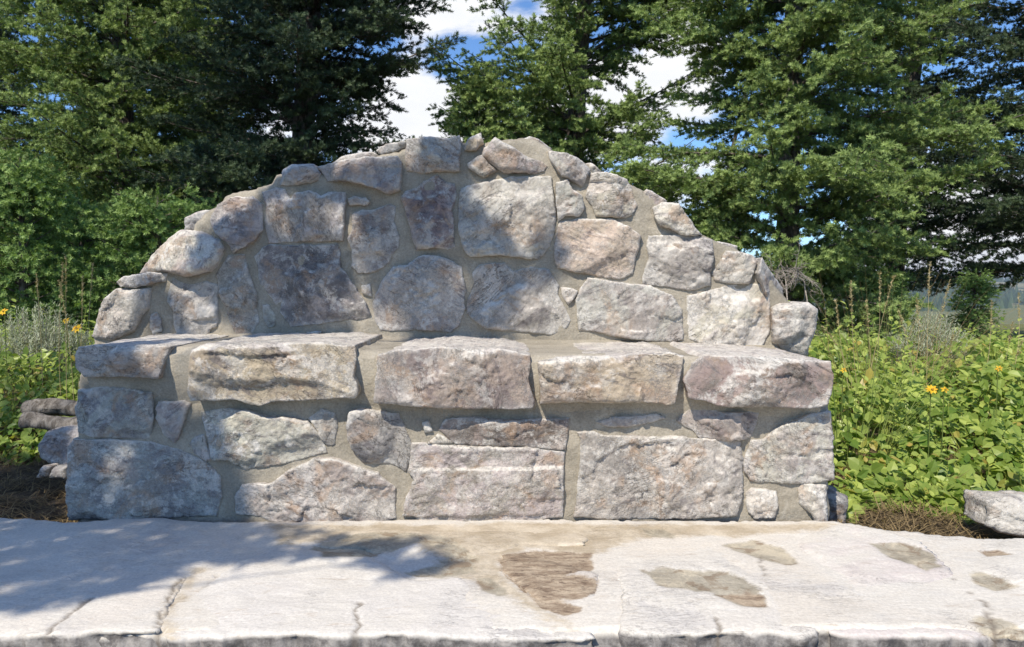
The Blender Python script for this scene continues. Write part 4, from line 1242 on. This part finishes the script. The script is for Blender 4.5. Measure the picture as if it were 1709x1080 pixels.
def seed_grass(px_list, Y, label, seed, cat='grass'):
    """a tuft of tall dry stalks, each (base px, tip px, tip py)"""
    rng = np.random.default_rng(seed)
    loc = np.array(g0(px_list[0][0], Y))
    root = empty('seeding_grass', tuple(loc), label, cat)
    for (bx, tx, ty, curl) in px_list:
        b = np.array(g0(bx, Y)) + [0, rng.uniform(-.05, .05), 0]
        t = on_y(np.array([[tx, ty]], float), Y + rng.uniform(-.1, .1))[0]
        s = np.linspace(0, 1, 14)[:, None]
        pts = b + (t - b) * s
        pts[:, 0] += curl * np.sin(s[:, 0] * math.pi) * .12
        pts[:, 0] += (t[0] - b[0]) * (s[:, 0] ** 2 - s[:, 0]) * .6
        V, F = tubes([(pts - loc, np.linspace(.0016, .0007, 14))], 5)
        st = link('stalk', mesh_np('stalk', V, F, True, {'tint': np.full(len(V), rng.uniform(.3, .8))}), M_STALK, root)
        n = 46
        u = rng.uniform(.78, 1.0, n)
        idx = u * 13
        i0 = np.clip(idx.astype(int), 0, 12)
        pp = pts[i0] + (pts[i0 + 1] - pts[i0]) * (idx - i0)[:, None]
        dd = (pts[i0 + 1] - pts[i0]); dd /= np.linalg.norm(dd, axis=1)[:, None]
        dd = dd + rng.normal(0, .35, (n, 3))
        V, F, T = shoot_mesh(pp - loc, dd, np.full(n, .008), rng.uniform(.3, 1, n), rng, 3, .009, .0022)
        link('seed_head', mesh_np('seed_head', V, F, False, {'tint': T}), M_STALK, st)
seed_grass([(1450, 1420, 470, -.2), (1455, 1468, 455, .2), (1440, 1492, 460, .1), (1430, 1395, 500, -.2), (1470, 1445, 500, .0), (1410, 1375, 545, .5), (1480, 1530, 500, .6)], 3.4, 'dry seeding grass standing tall just right of the bench end', 101)
seed_grass([(1545, 1552, 440, 0), (1550, 1585, 468, -.1), (1540, 1500, 520, .1)], 3.5, 'tall dry seeding grass in front of the right sagebrush', 102)
seed_grass([(1660, 1690, 540, .1), (1640, 1655, 505, .3), (1680, 1706, 570, 0), (1630, 1590, 560, -.6), (1665, 1700, 490, .5)], 3.6, 'dry seeding grass at the far right edge', 103)
seed_grass([(98, 110, 425, .0), (90, 105, 440, -.1), (112, 138, 460, .1), (118, 100, 470, .1)], 3.3, 'tall dry seeding grass close to the left end of the bench', 104)
seed_grass([(62, 60, 455, .0), (150, 155, 440, -.1), (165, 190, 480, .2)], 3.6, 'thin dry grass stalks at the left before the young firs', 105)

def flower(px, py, Y, r, label, seed, n=9):
    rng = np.random.default_rng(seed)
    c = on_y(np.array([[px, py]], float), Y)[0]
    gzv = float(gz(np.array([c[0]]), np.array([Y]))[0])
    root = empty('yellow_flower', (c[0], Y, gzv), label, 'flower', 'yellow flowers')
    a = np.arange(n) / n * 6.283 + rng.uniform(-.2, .2, n)
    nr = np.tile([-.2, -.75, .6], (n, 1)) + rng.normal(0, .15, (n, 3))
    e1 = np.array([1, 0, .0]); e2 = np.array([0, .6, .75])
    D = np.cos(a)[:, None] * e1 + np.sin(a)[:, None] * e2
    P = np.tile([0, 0, c[2] - gzv], (n, 1)) + D * r * .12
    V, F = leaves(P, nr, D, np.full(n, r), np.full(n, r * .55))
    link('petals', mesh_np('petals', V, F, False, {'tint': np.repeat(rng.uniform(0, 1, n), 8)}), M_FLOWER, root)
    s = np.linspace(0, 1, 6)[:, None]
    Vt, Ft = tubes([(np.array([0, 0.01, 0]) + (np.array([0, .006, c[2] - gzv - .004]) - [0, .01, 0]) * s, np.full(6, .0018))], 5)
    link('stem', mesh_np('stem', Vt, Ft, True, {'tint': np.full(len(Vt), .4)}), M_GRASS, root)
    th = np.arange(8) / 8 * 6.283
    cen = np.array([0, -.006, c[2] - gzv + .002])
    ring = cen + (np.cos(th)[:, None] * e1 + np.sin(th)[:, None] * e2) * r * .22
    Vc = np.concatenate([ring, [cen + [0, -.008, .006]]])
    Fc = np.array([[i, (i + 1) % 8, 8] for i in range(8)])
    link('flower_centre', mesh_np('flower_centre', Vc, Fc, True, {'tint': np.full(9, .5)}), M_BROWN, root)
flower(1555, 650, 2.75, .019, 'orange yellow flower in the middle of the right leafy cover', 111)
flower(1577, 650, 2.78, .014, 'small folded yellow flower beside the orange yellow one', 112, 5)
flower(1408, 618, 3.0, .012, 'tiny yellow flower close to the right end of the seat', 113, 6)
flower(1667, 615, 3.1, .014, 'tiny yellow flower high at the far right of the cover', 114, 6)
flower(128, 548, 3.3, .022, 'yellow flower beside the left end of the arch', 115, 8)
flower(110, 535, 3.4, .016, 'small yellow flower a little behind the left one', 116, 7)
flower(6, 520, 3.6, .020, 'yellow flower at the left edge of the photo', 117, 8)

# ------------------------------------------------------------------ loose rocks and logs
def rock(px_poly, y, thick, pal, label, seed, lean=(0, 0), name='rock', **kw):
    W = on_y(np.array(px_poly, float), y)
    uv = W[:, [0, 2]]
    loc = np.array([uv[:, 0].mean(), y, uv[:, 1].min()])
    def tw(u, v, h):
        return np.stack([u, y - h, v], 1) - loc
    rows = tuple([.008, .02] + list(np.linspace(.04, thick, 8)))
    V, F, E, Rr, UV, last = build_patch(uv, tw, seed=seed, rows=rows, rownoise=.012, edge_r=.025, drop=.025, lean=lean, **kw)
    # close the back
    cb = V[last].mean(0)
    V = np.concatenate([V, [cb]]); c = len(V) - 1
    Fb = np.stack([last, np.full(len(last), c), np.roll(last, -1)], 1)
    me = mesh_np(name, V, F + [Fb], True, {'edge': np.concatenate([E, [0]])})
    o = link(name, me, M_STONE)
    o.location = loc
    a, b, w = PAL[pal]
    o['stone_colour'] = a; o['stone_colour_b'] = b; o['stone_white'] = w; o['stone_grain'] = 1.0; o['stone_turn'] = .2; o['stone_dust'] = .15
    r_ = random.Random(seed); o['stone_seed'] = [r_.uniform(0, 40) for _ in range(3)]
    tag(o, label, 'rock', 'loose rocks beside the bench')
    return o
rock([(1662,886),(1670,848),(1695,840),(1740,843),(1810,850),(1840,900),(1740,901),(1680,897)], 2.10, .11, 'pale', 'pale pinkish rock at the right edge of the terrace', 501, facet=.010, lean=(0, -.3))
rock([(1379,885),(1380,830),(1400,826),(1420,834),(1418,885)], 2.3, .10, 'dark', 'small dark rock tucked against the right foot of the bench', 502, facet=.008)
rock([(56,745),(64,728),(95,718),(135,716),(150,740),(140,780),(90,778),(64,765)], 2.75, .20, 'purple', 'flat shaded rock by the lower left of the bench', 503, facet=.005, lean=(0, -.25))
rock([(55,800),(62,782),(75,784),(76,800)], 2.6, .05, 'dark', 'small blue grey stone on the soil left of the bench', 504, facet=.004)
rock([(76,800),(84,782),(108,780),(112,802)], 2.58, .06, 'dark', 'little dim stone touching the left foot of the bench', 505, facet=.004)
def log(a, b, r, label, seed):
    rng = np.random.default_rng(seed)
    a, b = np.array(a), np.array(b)
    s = np.linspace(0, 1, 48)[:, None]
    pts = a + (b - a) * s + np.array([0, 0, .006]) * np.sin(s * 5 + seed)
    V, F = tubes([(np.concatenate([pts[:1], pts, pts[-1:]]) - a, np.concatenate([[.002], r * (1 + .10 * np.sin(np.arange(48) * .13 + seed)), [.002]]))], 14)
    n = V / (np.linalg.norm(V, axis=1)[:, None] + 1e-6)
    V = V + (fbm(V * np.array([.15, 1, 1]), 38, 4, seed) * r * .5)[:, None] * np.array([0, .5, 1])
    o = link('log', mesh_np('log', V, F), M_LOG)
    o.location = a
    return tag(o, label, 'log', 'logs on the ground')
pa = on_y(np.array([[48, 684.0]]), 3.05)[0]; pb = on_y(np.array([[160, 681.0]]), 3.0)[0]
log(pa, pb, .038, 'weathered log lying behind the left end of the bench', 7)
pa = on_y(np.array([[42, 706.0]]), 2.95)[0]; pb = on_y(np.array([[160, 704.0]]), 2.9)[0]
log(pa, pb, .030, 'lower thinner log under the weathered one', 8)

# ------------------------------------------------------------------ air
def haze():
    x, y0, y1, z0, z1 = 3900.0, -320.0, 6100.0, -46.0, 60.0
    V = np.array([(a, b, c) for c in (z0, z1) for b in (y0, y1) for a in (-x, x)])
    F = np.array([[0, 2, 3, 1], [4, 5, 7, 6], [0, 1, 5, 4], [2, 6, 7, 3], [0, 4, 6, 2], [1, 3, 7, 5]])
    m, t = material('air')
    v = t.n('ShaderNodeVolumePrincipled', {'Color': (0.80, 0.88, 1.0, 1), 'Density': 0.00019, 'Anisotropy': 0.3})
    t.n('ShaderNodeOutputMaterial', {'Volume': v.outputs[0]})
    o = link('haze', mesh_np('haze', V, F, False), m)
    tag(o, 'thin blue haze over the far hills', 'haze', kind='stuff')
haze()

# ------------------------------------------------------------------ world, sun, camera
w = bpy.data.worlds.new('World')
SC.world = w
w.use_nodes = True
t = NT(w.node_tree)
el = math.asin(SUN[2]); azs = math.atan2(SUN[0], SUN[1])
sky = t.n('ShaderNodeTexSky', sky_type='NISHITA', sun_disc=False, sun_elevation=el, sun_rotation=azs, altitude=1500, air_density=1.0, dust_density=0.25, ozone_density=2.5)
tc = t.n('ShaderNodeTexCoord').outputs['Generated']
mp = t.n('ShaderNodeMapping', {'Vector': tc, 'Location': (3.1, 0.4, 0.7), 'Scale': (1, 1, 2.2)}).outputs[0]
nz = t.noise(mp, 3.4, 9, 0.58, 0.25)
def blob(px, py, rad, amp):
    d = ray(np.array([[px, py]], float))[0]; d /= np.linalg.norm(d)
    dist = t.n('ShaderNodeVectorMath', {0: tc, 1: tuple(d)}, operation='DISTANCE').outputs['Value']
    return t.ramp(dist, 0, rad, amp, 0)
acc = nz
for b_ in ((760, 5, .10, .30), (710, 190, .13, .35), (1110, 115, .10, .28), (1000, 200, .12, .25), (1660, 420, .25, .25), (765, 95, .07, -.25), (1060, 60, .08, -.15), (1690, 165, .10, -.3), (1180, 300, .12, .2), (1085, 305, .07, .12), (190, 60, .2, -.25)):
    acc = t.math('ADD', acc, blob(*b_))
cf = t.ramp(acc, .53, .66)
shade = t.ramp(t.noise(mp, 9.0, 6, .6), .3, .7, .72, 1.0)
cc = t.mix(shade, (0.60, 0.67, 0.80), (1.0, 1.0, 1.0))
bg1 = t.n('ShaderNodeBackground', {'Color': t.mix(1.0, sky.outputs[0], (0.72, 0.95, 1.18), 'MULTIPLY'), 'Strength': 0.14})
bg2 = t.n('ShaderNodeBackground', {'Color': cc, 'Strength': 1.0})
mx = t.n('ShaderNodeMixShader', {0: cf, 1: bg1.outputs[0], 2: bg2.outputs[0]})
t.n('ShaderNodeOutputWorld', {'Surface': mx.outputs[0]})

sl = bpy.data.lights.new('sun', 'SUN')
sl.energy = 4.8; sl.angle = R(0.53); sl.color = (1.0, 0.92, 0.79)
so = bpy.data.objects.new('sun', sl); COL.objects.link(so)
so.rotation_euler = Vector(SUN).to_track_quat('Z', 'Y').to_euler()
so.location = (-5, -8, 12)

cam = bpy.data.cameras.new('camera')
co = bpy.data.objects.new('camera', cam); COL.objects.link(co)
co.location = (0, 0, CAMZ)
co.rotation_euler = (math.pi / 2 - PITCH, 0, 0)
cam.sensor_width = 36; cam.lens = 36 * FPX / 1709
cam.clip_start = .05; cam.clip_end = 12000
SC.camera = co

SC.render.engine = 'CYCLES'
SC.view_settings.view_transform = 'Standard'
SC.view_settings.look = 'None'
SC.view_settings.exposure = 0.14
SC.view_settings.gamma = 1.0
SC.cycles.use_denoising = True
SC.cycles.denoising_prefilter = 'NONE'
SC.cycles.sample_clamp_indirect = 3.0
SC.cycles.max_bounces = 5
SC.cycles.diffuse_bounces = 3
SC.cycles.transmission_bounces = 3
print('tree faces', {k[:20]: v[1] for k, v in TREE_DATA.items()})
